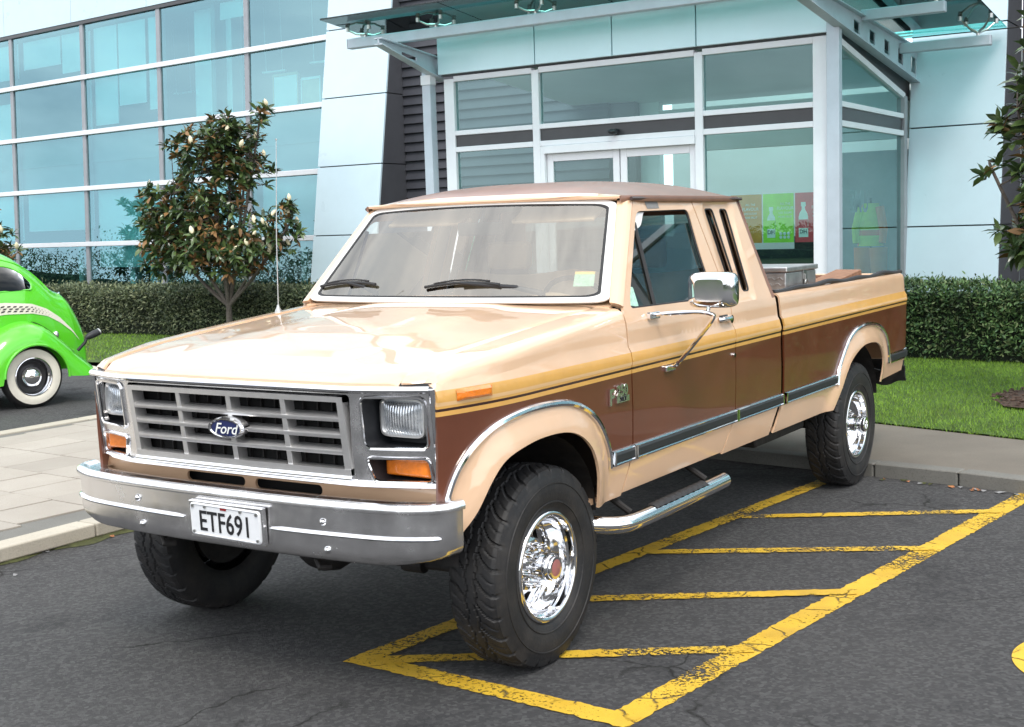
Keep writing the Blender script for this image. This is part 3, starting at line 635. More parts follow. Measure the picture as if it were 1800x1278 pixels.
# ---- entrance box
ent = bld
YF = 9.95
def fb(x0, x1, z0, z1, y0=YF-.03, y1=YF+.08, name='entrance_frame', k='alu_white', bev=.006):
    m = MB(); m.b2((x0, y0, z0), (x1, y1, z1)); return m.build(name, k, ent, bevel=bev)
fb(-6.07, -5.92, 0, 3.66); fb(-4.76, -4.66, 0, 3.66); fb(-2.60, -2.50, 0, 3.66); fb(-1.215, -1.045, 0, 3.69, YF-.035)
for x0, x1 in ((-5.92, -4.76), (-4.66, -2.60), (-2.50, -1.215)):
    fb(x0, x1, 3.62, 3.69); fb(x0, x1, 2.945, 3.005); fb(x0, x1, 2.735, 2.80)
    fb(x0, x1, 2.802, 2.943, YF-.005, YF+.05, 'spandrel_panel', 'spandrel', 0)
    m = MB(); m.add([(x0, YF+.02, 3.006), (x1, YF+.02, 3.006), (x1, YF+.02, 3.62), (x0, YF+.02, 3.62)], [(0, 1, 2, 3)]); m.build('pane', 'glass_entrance', ent, smooth=False)
    if x0 != -4.66:
        m = MB(); m.add([(x0, YF+.02, .12), (x1, YF+.02, .12), (x1, YF+.02, 2.735), (x0, YF+.02, 2.735)], [(0, 1, 2, 3)]); m.build('pane', 'glass_entrance', ent, smooth=False); fb(x0, x1, .03, .12)
fb(-4.66, -4.60, 0, 2.733, name='door_jamb'); fb(-4.60, -2.60, 2.64, 2.733, YF-.05, YF+.10, 'door_header')
for x0, x1 in ((-4.595, -3.60), (-3.585, -2.605)):
    d = MB(); y0, y1 = YF+.02, YF+.065
    for a in ((x0, x0+.085, .1, 2.64), (x1-.085, x1, .1, 2.64), (x0+.085, x1-.085, 2.545, 2.638), (x0+.085, x1-.085, .1, .24)): d.b2((a[0], y0, a[2]), (a[1], y1, a[3]))
    dl = d.build('sliding_door', 'alu_white', ent, bevel=.005)
    m = MB(); m.add([(x0+.08, YF+.045, .24), (x1-.08, YF+.045, .24), (x1-.08, YF+.045, 2.55), (x0+.08, YF+.045, 2.55)], [(0, 1, 2, 3)]); m.build('pane', 'glass_entrance', dl, smooth=False)
m = MB(); m.grid(lambda u, v: Vector((-3.62, YF-.09, 2.84))+Vector((.065*math.cos(2*PI*u)*math.sin(PI*v), .06*math.sin(2*PI*u)*math.sin(PI*v), .035*math.cos(PI*v))), 14, 8, cu=True); m.b2((-3.66, YF-.08, 2.845), (-3.58, YF-.005, 2.875)); m.build('door_sensor', 'black_plastic', ent)
# fascia panels over the doors
fx = [-6.12, -4.668, -3.61, -2.545, -1.00]
for a, b in zip(fx[:-1], fx[1:]):
    m = MB(); m.b2((a+.007, 9.86, 3.715), (b-.007, 9.915, 4.18)); m.build('fascia_panel', 'panel_fascia', ent, bevel=.006)
m = MB(); m.b2((-6.10, 9.917, 3.70), (-1.02, 10.0, 4.17)); m.build('fascia_backing', 'spandrel', ent)
m = MB(); m.b2((-6.13, 9.84, 4.185), (-.99, 10.02, 4.215)); m.build('fascia_cap', 'alu_white', ent)
# side glazing of the box (towards the lawn) under a raking head
XS = -.985
def zs(y, a, b): return lerp(a, b, (y-10.05)/2.5)
m = MB(); m.b2((XS-.05, 12.44, 0), (XS+.05, 12.56, 3.22)); m.build('entrance_frame', 'alu_grey', ent, bevel=.005)
for z0, z1 in ((2.735, 2.80), (2.945, 3.005), (.03, .12)):
    m = MB(); m.b2((XS-.04, 10.06, z0), (XS+.04, 12.44, z1)); m.build('entrance_frame', 'alu_white', ent, bevel=.006)
m = MB(); m.b2((XS-.015, 10.06, 2.802), (XS+.02, 12.44, 2.943)); m.build('spandrel_panel', 'spandrel', ent)
m = MB(); V = [(XS+dx, y, z+dz) for dx in (-.04, .04) for y, z in ((10.06, 3.63), (12.5, 3.22)) for dz in (-.035, .035)]; m.add(V, [(0, 1, 3, 2), (4, 6, 7, 5), (0, 4, 5, 1), (2, 3, 7, 6), (0, 2, 6, 4), (1, 5, 7, 3)]); m.build('entrance_frame', 'alu_white', ent)
m = MB(); m.add([(XS, 10.06, 3.006), (XS, 12.44, 3.006), (XS, 12.44, 3.20), (XS, 10.06, 3.60)], [(0, 1, 2, 3)]); m.build('pane', 'glass_entrance', ent, smooth=False)
m = MB(); m.add([(XS, 10.06, .12), (XS, 12.44, .12), (XS, 12.44, 2.735), (XS, 10.06, 2.735)], [(0, 1, 2, 3)]); m.build('pane', 'glass_entrance', ent, smooth=False)
m = MB(); m.add([(XS-.02, 10.06, 3.66), (XS-.02, 12.9, 3.2), (XS-.02, 12.9, 3.85), (XS-.02, 10.06, 4.0)], [(0, 1, 2, 3)]); m.build('head_panel', 'spandrel', ent, smooth=False, solid=.02)
# interior of the lobby
m = MB(); m.b2((-6.0, 10.05, .02), (-1.0, 13.0, .10)); m.build('lobby_floor', 'room_floor', ent)
m = MB(); m.add([(-6.0, 10.05, 3.9), (-1.0, 10.05, 3.9), (-1.0, 13.6, 3.55), (-6.0, 13.6, 3.55)], [(0, 1, 2, 3)]); m.build('lobby_ceiling', 'lobby_paint', ent, smooth=False, solid=.08)
m = MB(); m.b2((-6.0, 16.5, 0), (2.0, 16.65, 4.2)); m.build('lobby_back_wall', 'lobby_paint', ent)
m = MB(); m.b2((-8.0, 13.32, 0), (-4.7, 13.45, 4.2)); m.build('lobby_left_wall', 'blind', ent)
m = MB(); m.b2((-4.6, 13.1, 2.75), (-1.0, 13.25, 3.35)); m.build('lobby_bulkhead', 'lobby_paint', ent)
m = MB(); m.b2((-3.3, 15.0, .1), (-1.15, 15.2, 1.5)); m.build('lobby_counter', 'room_dark', ent)
m = MB(); m.b2((-2.45, 10.2, .1), (-1.25, 10.45, 1.42)); m.build('display_plinth', 'room_dark', ent)
m = MB(); m.b2((-2.2, 13.4, .1), (-1.0, 13.5, 2.62)); m.build('lobby_side_wall', 'print_grey', ent)
# reversed lettering behind the side pane
m = MB(); m.text('UME', .34, Matrix.Translation((XS-.05, 10.95, 1.92)) @ Matrix.Rotation(PI/2, 4, 'Z') @ Matrix.Rotation(PI/2, 4, 'X') @ Matrix.Diagonal((-1, 1, 1, 1)), bold=.008); m.build('window_lettering', 'print_grey', ent, smooth=False)
# ---- posters hung inside the glass
for x0, x1, k, nm in ((-2.26, -1.885, 'poster_orange', 'orange'), (-1.875, -1.51, 'poster_green', 'lime green'), (-1.50, -1.225, 'poster_red', 'red')):
    t_ = thing('poster', f'{nm} drink poster with pale bottle hung inside the entrance glass', 'poster', ((x0+x1)/2, 10.12, 1.5), 'posters inside the entrance glass')
    m = MB(); m.b2((x0+.004, 10.12, 1.50), (x1-.004, 10.128, 2.045)); m.build('sheet', k, t_)
    bx = x0+.10 if nm != 'orange' else x0+.07; s_ = 1.12 if nm == 'red' else 1.0
    prof = [(-.048, 0), (.048, 0), (.048, .20), (.04, .235), (.018, .27), (.016, .30), (.024, .305), (.024, .345), (-.024, .345), (-.024, .305), (-.016, .30), (-.018, .27), (-.04, .235), (-.048, .20)]
    m = MB(); m.prism(prof, lambda a, b: (bx+a*s_, 10.116, 1.555+b*s_), (0, .003, 0)); m.build('bottle_print', 'print_white', t_, smooth=False)
    m = MB(); m.b2((bx-.046*s_, 10.113, 1.655), (bx+.046*s_, 10.1155, 1.75), 0); m.build('bottle_label', k, t_)
    m = MB(); m.text('DH', .06, Matrix.Translation((bx, 10.112, 1.615)) @ Matrix.Rotation(PI/2, 4, 'X'), bold=.002); m.build('bottle_lettering', 'print_grey', t_, smooth=False)
    m = MB(); tx = bx+.165 if nm != 'orange' else bx+.17
    for q, (wd, z_, sz) in enumerate((('ALL THE', 1.93, .035), ('FLAVOUR', 1.88, .05), ('LESS SUGAR', 1.83, .032), ('MORE FRUIT', 1.785, .032))): m.text(wd, sz, Matrix.Translation((tx if nm != 'red' else bx+.15, 10.116, z_)) @ Matrix.Rotation(PI/2, 4, 'X'), sx=.9 if nm != 'red' else .5)
    m.build('lettering', 'print_white', t_, smooth=False)
    if nm == 'lime green':
        m = MB()
        for q in range(6): m.lathe([(0, .0), (.002, .018), (.006, .018), (.008, 0)], (tx-.05+.045*(q % 3), 10.108, 1.56+.04*(q//3)), 'Y', 12)
        m.build('fruit_print', 'print_white', t_)
# high-visibility work clothes on a stand inside the side pane
t_ = thing('work_clothes', 'yellow and orange high visibility work clothes on a stand inside the glass', 'clothes', (-1.5, 13.0, .1))
def jk(m, cx, cy, z0, z1, w0, w1, mat): m.grid(lambda u, v: (cx+lerp(w0, w1, v)*math.cos(2*PI*u)*(1-.25*v**3), cy+.6*lerp(w0, w1, v)*math.sin(2*PI*u), lerp(z0, z1, v)), 20, 8, mat, cu=True)
m = MB(); jk(m, -1.5, 12.9, 1.38, 1.93, .17, .14, lambda u, v: 1 if (.25 < v < .42 or .1 < (u*2) % 1 < .25) else 0); m.tube([(-1.62, 12.88, 1.88), (-1.68, 12.86, 1.6), (-1.67, 12.84, 1.42)], [.06, .055, .045], 10, 0); m.tube([(-1.38, 12.88, 1.88), (-1.32, 12.86, 1.6), (-1.33, 12.84, 1.42)], [.06, .055, .045], 10, 1); m.build('jacket', ['hivis_yellow', 'hivis_orange'], t_)
m = MB()
for sx in (-.1, .1): m.tube([(-1.5+sx, 12.9, 1.36), (-1.5+sx*1.1, 12.9, .9), (-1.5+sx*1.2, 12.9, .3)], [.12, .10, .08], 12, 0)
m.build('trousers', 'hivis_orange', t_)
m = MB(); m.cyl((-1.5, 12.9, .1), (-1.5, 12.9, 2.0), .015); m.lathe([(0, 0), (0, .2), (.02, .2), (.03, .0)], (-1.5, 12.9, .1), 'Z', 20); m.build('stand', 'dark_metal', t_)

# ---- glass canopy on steel arms
cano = thing('glass_canopy', 'teal glass canopy on grey steel arms and posts over the entrance', 'canopy', (-3.5, 9.9, 0))
def cz(y): return 4.36-.105*(y-8.8)
xs = [-7.06, -5.25, -3.45, -1.65, .19]
for a, b in zip(xs[:-1], xs[1:]):
    yb = 10.05 if b < 0 else 12.75
    m = MB(); V = [(x, y, cz(y)+dz) for x in (a+.008, b-.008) for y in (8.72, yb) for dz in (0, .019)]; m.add(V, [(0, 1, 3, 2), (4, 6, 7, 5), (0, 4, 5, 1), (2, 3, 7, 6), (0, 2, 6, 4), (1, 5, 7, 3)]); m.build('glass_sheet', 'glass_canopy', cano, smooth=False)
m = MB(); m.b2((-7.08, 9.26, 4.075), (-.85, 9.36, 4.205)); m.build('cross_tube', 'steel_paint', cano, bevel=.015)
m = MB(); m.b2((-7.09, 9.265, 4.08), (-7.081, 9.355, 4.2)); m.build('end_cap', 'steel_paint', cano)
for x0, x1, y, z in ((-.90, .0, 10.62, 3.955), (-.90, .15, 12.1, 3.745)):
    m = MB(); m.b2((x0, y-.05, z-.06), (x1, y+.05, z+.06)); m.build('outrigger_tube', 'steel_paint', cano, bevel=.012)
# left post with arm
m = MB(); m.b2((-6.33, 9.80, 0), (-6.20, 9.93, 3.86)); m.build('post', 'steel_paint', cano, bevel=.012)
def arm(x, ya, yb, ta, tb, ba, bb, holes=()):
    m = MB(); m.cdt([(ya, ba), (yb, bb), (yb, tb), (ya, ta)], lambda a, b: (x, a, b), .2, holes, inner=False); m.build('arm_web', 'steel_paint', cano, solid=.016, smooth=False, offset=0)
    for (p, q) in ((ta, tb), (ba, bb)):
        m = MB(); V = [(x+dx, y, z+dz) for dx in (-.06, .06) for y, z in ((ya, p), (yb, q)) for dz in (-.007, .007)]; m.add(V, [(0, 1, 3, 2), (4, 6, 7, 5), (0, 4, 5, 1), (2, 3, 7, 6), (0, 2, 6, 4), (1, 5, 7, 3)]); m.build('arm_flange', 'steel_paint', cano)
arm(-6.18, 8.75, 10.05, 4.065, 3.93, 3.995, 3.66, [[(9.2, 3.90), (9.5, 3.865), (9.5, 3.91), (9.2, 3.95)]])
m = MB(); m.b2((-6.33, 9.78, 3.60), (-6.18, 9.9, 3.72)); m.build('bracket', 'alu_white', cano)
# right corner post and raking beam with square holes
m = MB(); m.b2((-1.04, 9.84, 0), (-.90, 9.945, 3.99)); m.build('post', 'steel_paint', cano, bevel=.01)
hs = []
for k in range(5):
    y = 10.42+k*.56; t = (y-8.7)/4.6; top, bot = lerp(4.06, 3.775, t), lerp(3.90, 3.34, t); c_ = (top+bot)/2; hh = (top-bot)*.24; hs.append([(y-.10, c_-hh), (y+.10, c_-hh-.02), (y+.10, c_+hh-.02), (y-.10, c_+hh)])
arm(-.90, 8.7, 13.3, 4.06, 3.775, 3.90, 3.34, hs)
m = MB(); m.b2((-.96, 8.7, 3.985), (-.86, 8.71, 4.06)); m.build('end_cap', 'steel_paint', cano)
# spider fittings holding the glass
def spider(x, y, z0):
    m = MB(); zt = cz(y)-.012; c = Vector((x, y, z0)); m.cyl(c, c+Vector((0, 0, .05)), .022, 10)
    for sx in (-1, 1):
        for sy in (-1, 1):
            q = Vector((x+sx*.17, y+sy*.14, cz(y+sy*.14)-.03)); m.tube([c+Vector((0, 0, .04)), c.lerp(q, .5)+Vector((0, 0, -.005)), q], [.017, .013, .010], 8); m.cyl(q+Vector((0, 0, -.02)), q+Vector((0, 0, .028)), .026, 10)
    return m.build('spider_fitting', 'stainless', cano)
for x in (-6.82, -5.72, -4.3, -2.9, -1.5): spider(x, 9.31, 4.2)
spider(-.1, 10.62, 4.01); spider(.0, 12.1, 3.80)
m = MB(); m.cyl((-.9, 12.62, 3.93), (1.2, 12.75, 3.94), .008, 6); m.build('tie_rod', 'dark_metal', cano)
# ================================================================== PICKUP TRUCK   (front at y=0, visible side +X)
trk = thing('pickup_truck', 'tan and brown two tone pickup truck with chrome grille, bumper and wheels', 'pickup truck', (0, 2.7, 0))
XP = [(.54, .925), (.60, .940), (.70, .957), (.76, .963), (.80, .966), (.95, .972), (1.10, .973), (1.145, .976), (1.160, .982), (1.175, .977), (1.206, .974), (1.216, .962), (1.23, .9605), (1.30, .956), (1.335, .950), (1.37, .938)]
def smooth_tab(tab, w=.008):
    zz = np.arange(tab[0][0], tab[-1][0]+.001, .004); xx = np.interp(zz, [t[0] for t in tab], [t[1] for t in tab]); k = np.ones(3)/3; xs_ = np.convolve(np.pad(xx, 1, mode='edge'), k, 'valid'); return zz, xs_
_zz, _xx = smooth_tab(XP)
def xprof(z): return float(np.interp(z, _zz, _xx))
def lean(z): return .936-(z-1.37)*.325
def taper(y): return -.073*max(0, (.5-y)/.5)**2
ARCF = crom([(.028, .60), (.075, .66), (.152, .735), (.225, .835), (.307, .905), (.443, .941), (.583, .952), (.73, .944), (.844, .912), (.94, .847), (.997, .756), (1.023, .66), (1.041, .572)], 5)
CHRF = crom([(.035, .80), (.06, .86), (.10, .92), (.168, .981), (.282, 1.034), (.449, 1.064), (.626, 1.067), (.793, 1.051), (.928, 1.008), (1.027, .944), (1.096, .862), (1.135, .79), (1.150, .725)], 4)
ARCR = crom([(4.06, .572), (4.15, .68), (4.235, .783), (4.342, .864), (4.531, .924), (4.72, .935), (4.89, .910), (4.985, .838), (5.015, .751), (5.005, .64)], 5)
CHRR = crom([(4.10, .725), (4.125, .803), (4.201, .891), (4.323, .983), (4.489, 1.041), (4.69, 1.058), (4.90, 1.038), (5.06, .985), (5.155, .906), (5.20, .818), (5.21, .75)], 4)
def flare(y, z):
    f = 0.
    for arc, cen in ((ARCF, (.57, .62)), (ARCR, (4.56, .62))):
        if abs(y-cen[0]) < .75 and z < 1.1:
            d = polydist((y, z), arc, False); s_ = max(0, 1-d/.125); f = max(f, .030*s_*s_*(3-2*s_))
    return f
ZT = [(0, 1.218), (.015, 1.240), (.05, 1.254), (.12, 1.269), (.3, 1.297), (.6, 1.328), (.95, 1.36), (1.36, 1.394)]
def ztop(y): return itp(y, ZT)
def side_pt(y, z): return (xprof(z)+taper(y)+flare(y, z), y, z)
STR = [1.118, 1.135, 1.145, 1.154, 1.168, 1.210]
def zo(y): return -.016+.0045*y
def paint(y, z, arcs):
    for c, lim in arcs:
        if inpoly((y, z), c): return 0
    if z < .757: return 0
    z -= zo(y)
    if z < STR[0]: return 3
    if z < STR[1]: return 1
    if z < STR[2]: return 2
    if z < STR[3]: return 1
    if z < STR[4]: return 4
    if z < STR[5]: return 1
    return 0
PM = ['paint_tan', 'paint_orange', 'paint_dark', 'paint_brown', 'paint_pale']
def zlines(y0, y1): return [[(y0-.02, z+zo(y0-.02)), (y1+.02, z+zo(y1+.02))] for z in STR]+[[(y0-.02, z), (y1+.02, z)] for z in [.60, .65, .70, .757, .79, .84, .90, .96, 1.02, 1.07, 1.225, 1.262]]
def offs(arc, ds):
    o = []; c0 = (sum(p[0] for p in arc)/len(arc), .62)
    for d in ds:
        ln = []
        for i in range(0, len(arc), 2):
            q, p = arc[min(i+1, len(arc)-1)], arc[max(i-1, 0)]; tx, tz = q[0]-p[0], q[1]-p[1]; L_ = math.hypot(tx, tz); ln.append((arc[i][0]-tz/L_*d, arc[i][1]+tx/L_*d))
        o.append(ln)
    return o
CF = CHRF+[(1.15, .4), (.03, .4)]; CR = CHRR+[(5.21, .4), (4.10, .4)]
def bow(x): return -.090*(1-max(0, (abs(x)-.56)/.337)**1.5)-.012*(1-(x/.9)**2)
# ---------- front fender
def fend_pt(y, t):
    T0 = ztop(y)-.05
    if t <= T0: return side_pt(y, t)
    s = t-T0; x0 = xprof(T0)+taper(y)
    if s < .08:
        a = s/.08*PI/2; return (x0-.05*(1-math.cos(a)), y, T0+.05*math.sin(a))
    k = (s-.08)/.12; x_ = lerp(x0-.05, .812+.4*taper(y), k); return (x_, y+bow(x_)*max(0, 1-y/.5)**1.5*min(1, k*2), T0+.05+.006*math.sin(k*PI/2))
out_ = [(0.0, .60)]+[p for p in ARCF]+[(1.296, .572), (1.300, .60), (1.352, .76), (1.355, .80), (1.337, 1.25)]
top = [(y, ztop(y)+.15) for y in (1.337, 1.2, .95, .6, .3, .12, .05, .02, 0.)]
mf = MB(); mf.cdt(out_+top, fend_pt, .042, lines=zlines(-.05, 1.34)+[[(0.0, .78)]+CHRF+[(1.36, .725)]]+offs(ARCF, (.035, .07))+[[(y, ztop(y)-.05+k) for y in np.linspace(-.01, 1.36, 36)] for k in (-.03, 0, .02, .04, .06, .08, .11, .16)], mat=lambda y, z: paint(y, z, ((CF, 0),)))
# ---------- door skins and upper frame
def cab_pt(y, z):
    if z <= 1.33: return side_pt(y, z)
    if z >= 1.40: return (lean(z), y, z)
    t = (z-1.33)/.07; t = t*t*(3-2*t); return (lerp(xprof(min(z, 1.37)), lean(z), t), y, z)
doorO = [(1.308, .585), (2.395, .585), (2.405, .60), (2.506, .76), (2.508, .80), (2.497, 1.24), (2.487, 1.42), (2.416, 1.872), (2.40, 1.878), (1.80, 1.872), (1.775, 1.862), (1.376, 1.40), (1.352, 1.36), (1.347, 1.25), (1.365, .80), (1.362, .76)]
winO = rpoly([(1.432, 1.385), (1.46, 1.437), (1.775, 1.815), (2.352, 1.822), (2.335, 1.60), (2.345, 1.375)], .045, 5)
md_ = MB(); md_.cdt(doorO, cab_pt, .045, holes=[winO], lines=zlines(1.36, 2.495)+[[(1.3, z), (2.5, z)] for z in (1.30, 1.33, 1.348, 1.366, 1.384, 1.40)], mat=lambda y, z: paint(y, z, ()))
# ---------- cab rear quarter with two slanted quarter lights
qO = [(2.403, .572), (3.05, .572), (3.055, .585), (3.115, .70), (3.16, .76), (3.162, .80), (3.145, 1.10), (3.118, 1.36), (3.02, 1.875), (2.425, 1.885), (2.496, 1.42), (2.505, 1.24), (2.516, .80), (2.514, .76)]
qw = [rpoly([(2.597, 1.385), (2.690, 1.385), (2.680, 1.822), (2.578, 1.822)], .025, 3), rpoly([(2.742, 1.385), (2.83, 1.385), (2.862, 1.818), (2.768, 1.820)], .025, 3)]
def quarter_pt(y, z):
    x, yy, zz = cab_pt(y, z); d = 0
    if inpoly((y, z), QREC): d = .014*min(1, polydist((y, z), QREC)/.02)
    return (x-d, yy, zz)
QREC = rpoly([(2.545, 1.335), (2.86, 1.335), (2.915, 1.858), (2.545, 1.858)], .03, 3)
mq = MB(); mq.cdt(qO, quarter_pt, .038, holes=qw, lines=zlines(2.5, 3.15)+[[(2.4, z), (3.2, z)] for z in (1.30, 1.33, 1.348, 1.366, 1.384, 1.40)]+[QREC+[QREC[0]], [(3.075, 1.33), (3.0, 1.88)]], mat=lambda y, z: 5 if (z > 1.33 and y > 3.075-.075*(z-1.33)/.55) else paint(y, z, ()))
# ---------- bed side
def bed_pt(y, t):
    T0 = 1.315
    if t <= T0: x, yy, z = side_pt(y, t); z_ = t
    else:
        s = t-T0
        x0 = xprof(T0)
        if s < .06:
            a = s/.06*PI/2; x, z_ = x0-.035*(1-math.cos(a)), T0+.035*math.sin(a)
        else: k = (s-.06)/.08; x, z_ = lerp(x0-.035, .862, k), T0+.035
    if y > 5.62: x -= .045*((y-5.62)/.1)**2
    return (x, y, z_)
bO = [(3.115, .572)]+[p for p in ARCR][0:1]+ARCR[1:]+[(5.03, .635), (5.59, .655), (5.60, .72), (5.70, .75), (5.718, .80), (5.718, 1.455), (3.178, 1.455), (3.195, 1.10), (3.21, .80), (3.205, .76)]
mb_ = MB(); mb_.cdt(bO, bed_pt, .045, lines=zlines(3.18, 5.72)+[[(3.2, .725)]+CHRR+[(5.72, .75)]]+offs(ARCR, (.035, .07))+[[(3.1, z), (5.75, z)] for z in (1.29, 1.315, 1.33, 1.345, 1.36, 1.375, 1.41)]+[[(y, .5), (y, 1.5)] for y in (5.62, 5.65, 5.675, 5.695)], mat=lambda y, z: paint(y, z, ((CR, 0),)))
for s in (1, -1):
    f = (lambda mm: mm) if s > 0 else (lambda mm: mm.mirror())
    fen = f(mf).build('front_fender', PM, trk, angle=28, solid=.012)
    dr = f(md_).build('door', PM, trk, angle=28, solid=.016)
    qt = f(mq).build('cab_side', PM+['vinyl_brown'], trk, angle=28, solid=.012)
    bd = f(mb_).build('bed_side', PM, trk, angle=28, solid=.010)
    # dark jambs behind the panel gaps so they read as shut lines
    for ya, yb, za, zb, dd in ((1.28, 1.42, .60, 1.36, .022), (2.36, 2.56, .60, 1.36, .022), (2.38, 2.50, 1.362, 1.86, .030)):
        m = MB(); m.grid(lambda u, v: (lambda p: (p[0]-dd, p[1], p[2]))(cab_pt(lerp(ya, yb, v), lerp(za, zb, u))), 12, 2); f(m).build('door_jamb', 'paint_dark', trk)
    m = MB(); m.grid(lambda u, v: (lambda p: (p[0]-.05, p[1], p[2]))(side_pt(lerp(3.02, 3.24, v), lerp(.56, 1.34, u))), 10, 2); f(m).build('bed_gap_panel', 'paint_brown', trk)
    # side window glass + vent divider + rubber
    G = lambda y, z, d=.02: (lean(z)-d, y, z)
    m = MB(); m.cdt([(p[0]+(.01 if p[0] > 2 else -.01), p[1]) for p in rpoly([(1.428, 1.378), (1.455, 1.437), (1.77, 1.822), (2.362, 1.83), (2.345, 1.6), (2.355, 1.37)], .03, 3)], lambda a, b: G(a, b), .3, inner=False)
    # glass is wound down a hand's breadth: upper edge below the frame
    win = MB(); win.cdt([(1.425, 1.372), (1.455, 1.437), (1.712, 1.745), (2.352, 1.752), (2.34, 1.6), (2.35, 1.37)], lambda a, b: G(a, b), .3, inner=False); f(win).build('side_window', 'glass_side', dr, smooth=False)
    m = MB(); m.tube([G(1.694, 1.37, .016), G(1.722, 1.56, .016), G(1.748, 1.76, .016)], .011, 8); f(m).build('vent_divider', 'black_rubber', dr)
    m = MB(); m.tube([G(a, b, .010) for a, b in winO], .007, 6, closed=True); f(m).build('window_seal', 'black_rubber', dr)
    for w_ in qw:
        m = MB(); m.cdt(w_, lambda a, b: G(a, b, .035), .3, inner=False); f(m).build('quarter_window', 'glass_dark', qt, smooth=False)
    for w_ in qw:
        m = MB(); m.tube([G(a, b, .016) for a, b in w_], .005, 6, closed=True); f(m).build('window_seal', 'black_rubber', qt)
    # chrome wheel-arch mouldings
    m = MB(); m.tube([(lambda p: (p[0]+.004, p[1], p[2]))(side_pt(a, b)) for a, b in CHRF], .0135, 8); f(m).build('arch_moulding', 'chrome', fen)
    m = MB(); m.tube([(lambda p: (p[0]+.004, p[1], p[2]))(side_pt(a, b)) for a, b in CHRR], .0135, 8); f(m).build('arch_moulding', 'chrome', bd)
    # black side mouldings with chrome edges, one piece per panel
    for y0, y1, par in ((1.163, 1.358, fen), (1.366, 2.508, dr), (2.516, 3.166, qt), (3.212, 4.098, bd), (5.216, 5.712, bd)):
        z0, z1 = (.727, .788) if y0 < 5 else (.742, .806)
        m = MB(); X_ = lambda y: xprof((z0+z1)/2)+taper(y)-(.045*max(0, (y-5.62)/.1)**2)
        ys_ = list(np.linspace(y0, y1, 8))
        sec = [(-.004, z0+.006), (.012, z0+.008), (.018, z0+.016), (.018, z1-.016), (.012, z1-.008), (-.004, z1-.006)]
        m.grid(lambda u, v: (X_(lerp(y0, y1, u))+sec[int(round(v*5))][0], lerp(y0, y1, u), sec[int(round(v*5))][1]), 8, 5); mo = f(m).build('side_moulding', 'trim_black', par)
        m = MB()
        for zz in (z0+.004, z1-.004): m.tube([(X_(y)+.006, y, zz) for y in ys_], .0085, 8)
        for yy in (y0+.006, y1-.006): m.b2((X_(yy)-.002, yy-.006, z0), (X_(yy)+.021, yy+.006, z1))
        f(m).build('moulding_edge', 'chrome', mo)
    # front side marker
    m = MB(); T = lambda y: xprof(1.165)+taper(y)-.002
    m.grid(lambda u, v: (T(lerp(.085, .262, u))+.002+.014*min(1, 8*min(u, 1-u))*min(1, 5*min(v, 1-v)), lerp(.085, .262, u), lerp(1.150, 1.192, v)), 16, 8); f(m).build('side_marker', 'amber', fen)
    # fender badge
    m = MB(); B = Matrix.Translation((xprof(1.03)+.006, 1.215, 1.032)) @ Matrix.Rotation(PI/2, 4, 'Z') @ Matrix.Rotation(PI/2, 4, 'X')
    if s > 0:
        m.text('F', .095, B @ Matrix.Translation((-.068, -.008, 0)), 0, .004, 0, .003); m.text('250', .062, B @ Matrix.Translation((.028, .014, 0)), 0, .004, 0, .003, sx=1.05); m.box(B @ Vector((.03, -.022, 0)), (.010, .115, .026)); m.text('XLT', .026, B @ Matrix.Translation((.03, -.022, .007)), 1, .001, 0, .0005, sx=1.3)
        m.build('badge', ['chrome_aged', 'plate_black'], fen, smooth=False)
    # door handle
    m = MB(); hx = xprof(1.30)
    m.tube([(hx+.004, 2.33, 1.265), (hx+.022, 2.345, 1.268), (hx+.026, 2.39, 1.268), (hx+.022, 2.435, 1.268), (hx+.004, 2.45, 1.265)], [.012, .013, .012, .013, .012], 8); m.cyl((hx-.005, 2.45, 1.262), (hx+.024, 2.45, 1.262), .021, 14); f(m).build('door_handle', 'chrome', dr)
    m = MB(); m.box((hx+.001, 2.39, 1.268), (.006, .10, .036)); f(m).build('handle_recess', 'black_plastic', dr)
    m = MB(); m.cyl((.974, 2.475, 1.075), (.983, 2.475, 1.075), .012, 12); f(m).build('key_lock', 'chrome', dr)
    # mirror on a bent tube, visible side only
    if s > 0:
        mx_ = 1.205
        def mir(u, v):
            a = 2*PI*u; ca, sa = math.cos(a), math.sin(a); e = .38
            cx_ = math.copysign(abs(ca)**e, ca); cz_ = math.copysign(abs(sa)**e, sa)
            d = [(0., .62), (0.006, .86), (.02, .97), (.05, 1.), (.075, 1.), (.082, .97)]
            i = int(round(v*5)); return (mx_+cx_*.113*d[i][1], 1.655+d[i][0], 1.452+cz_*.080*d[i][1])
        m = MB(); m.grid(mir, 44, 5, cu=True); m.add([mir(k/44, 0) for k in range(44)], [tuple(range(43, -1, -1))]); mr = f(m).build('wing_mirror', 'chrome', dr, angle=50)
        m = MB(); m.add([(mx_+x, 1.733, 1.452+z) for x, z in rrect(-.10, -.068, .10, .068, .03)], [tuple(range(20))]); f(m).build('mirror_glass', 'chrome', mr, smooth=False)
        m = MB(); m.tube(crom([(.955, 1.60, 1.345), (1.03, 1.615, 1.352), (1.15, 1.655, 1.356), (1.208, 1.665, 1.348), (1.218, 1.668, 1.325), (1.12, 1.69, 1.215), (1.02, 1.715, 1.115), (.975, 1.735, 1.095)], 5), .0095, 10); m.cyl((mx_-.01, 1.665, 1.352), (mx_-.01, 1.68, 1.385), .009, 8); f(m).build('mirror_arm', 'chrome', mr)
        m = MB(); m.box((.958, 1.60, 1.343), (.03, .10, .034)); f(m).build('mirror_bracket', 'chrome', mr, bevel=.008)
        m = MB(); m.box((.975, 1.715, 1.092), (.03, .10, .030)); f(m).build('mirror_bracket', 'chrome', mr, bevel=.008)
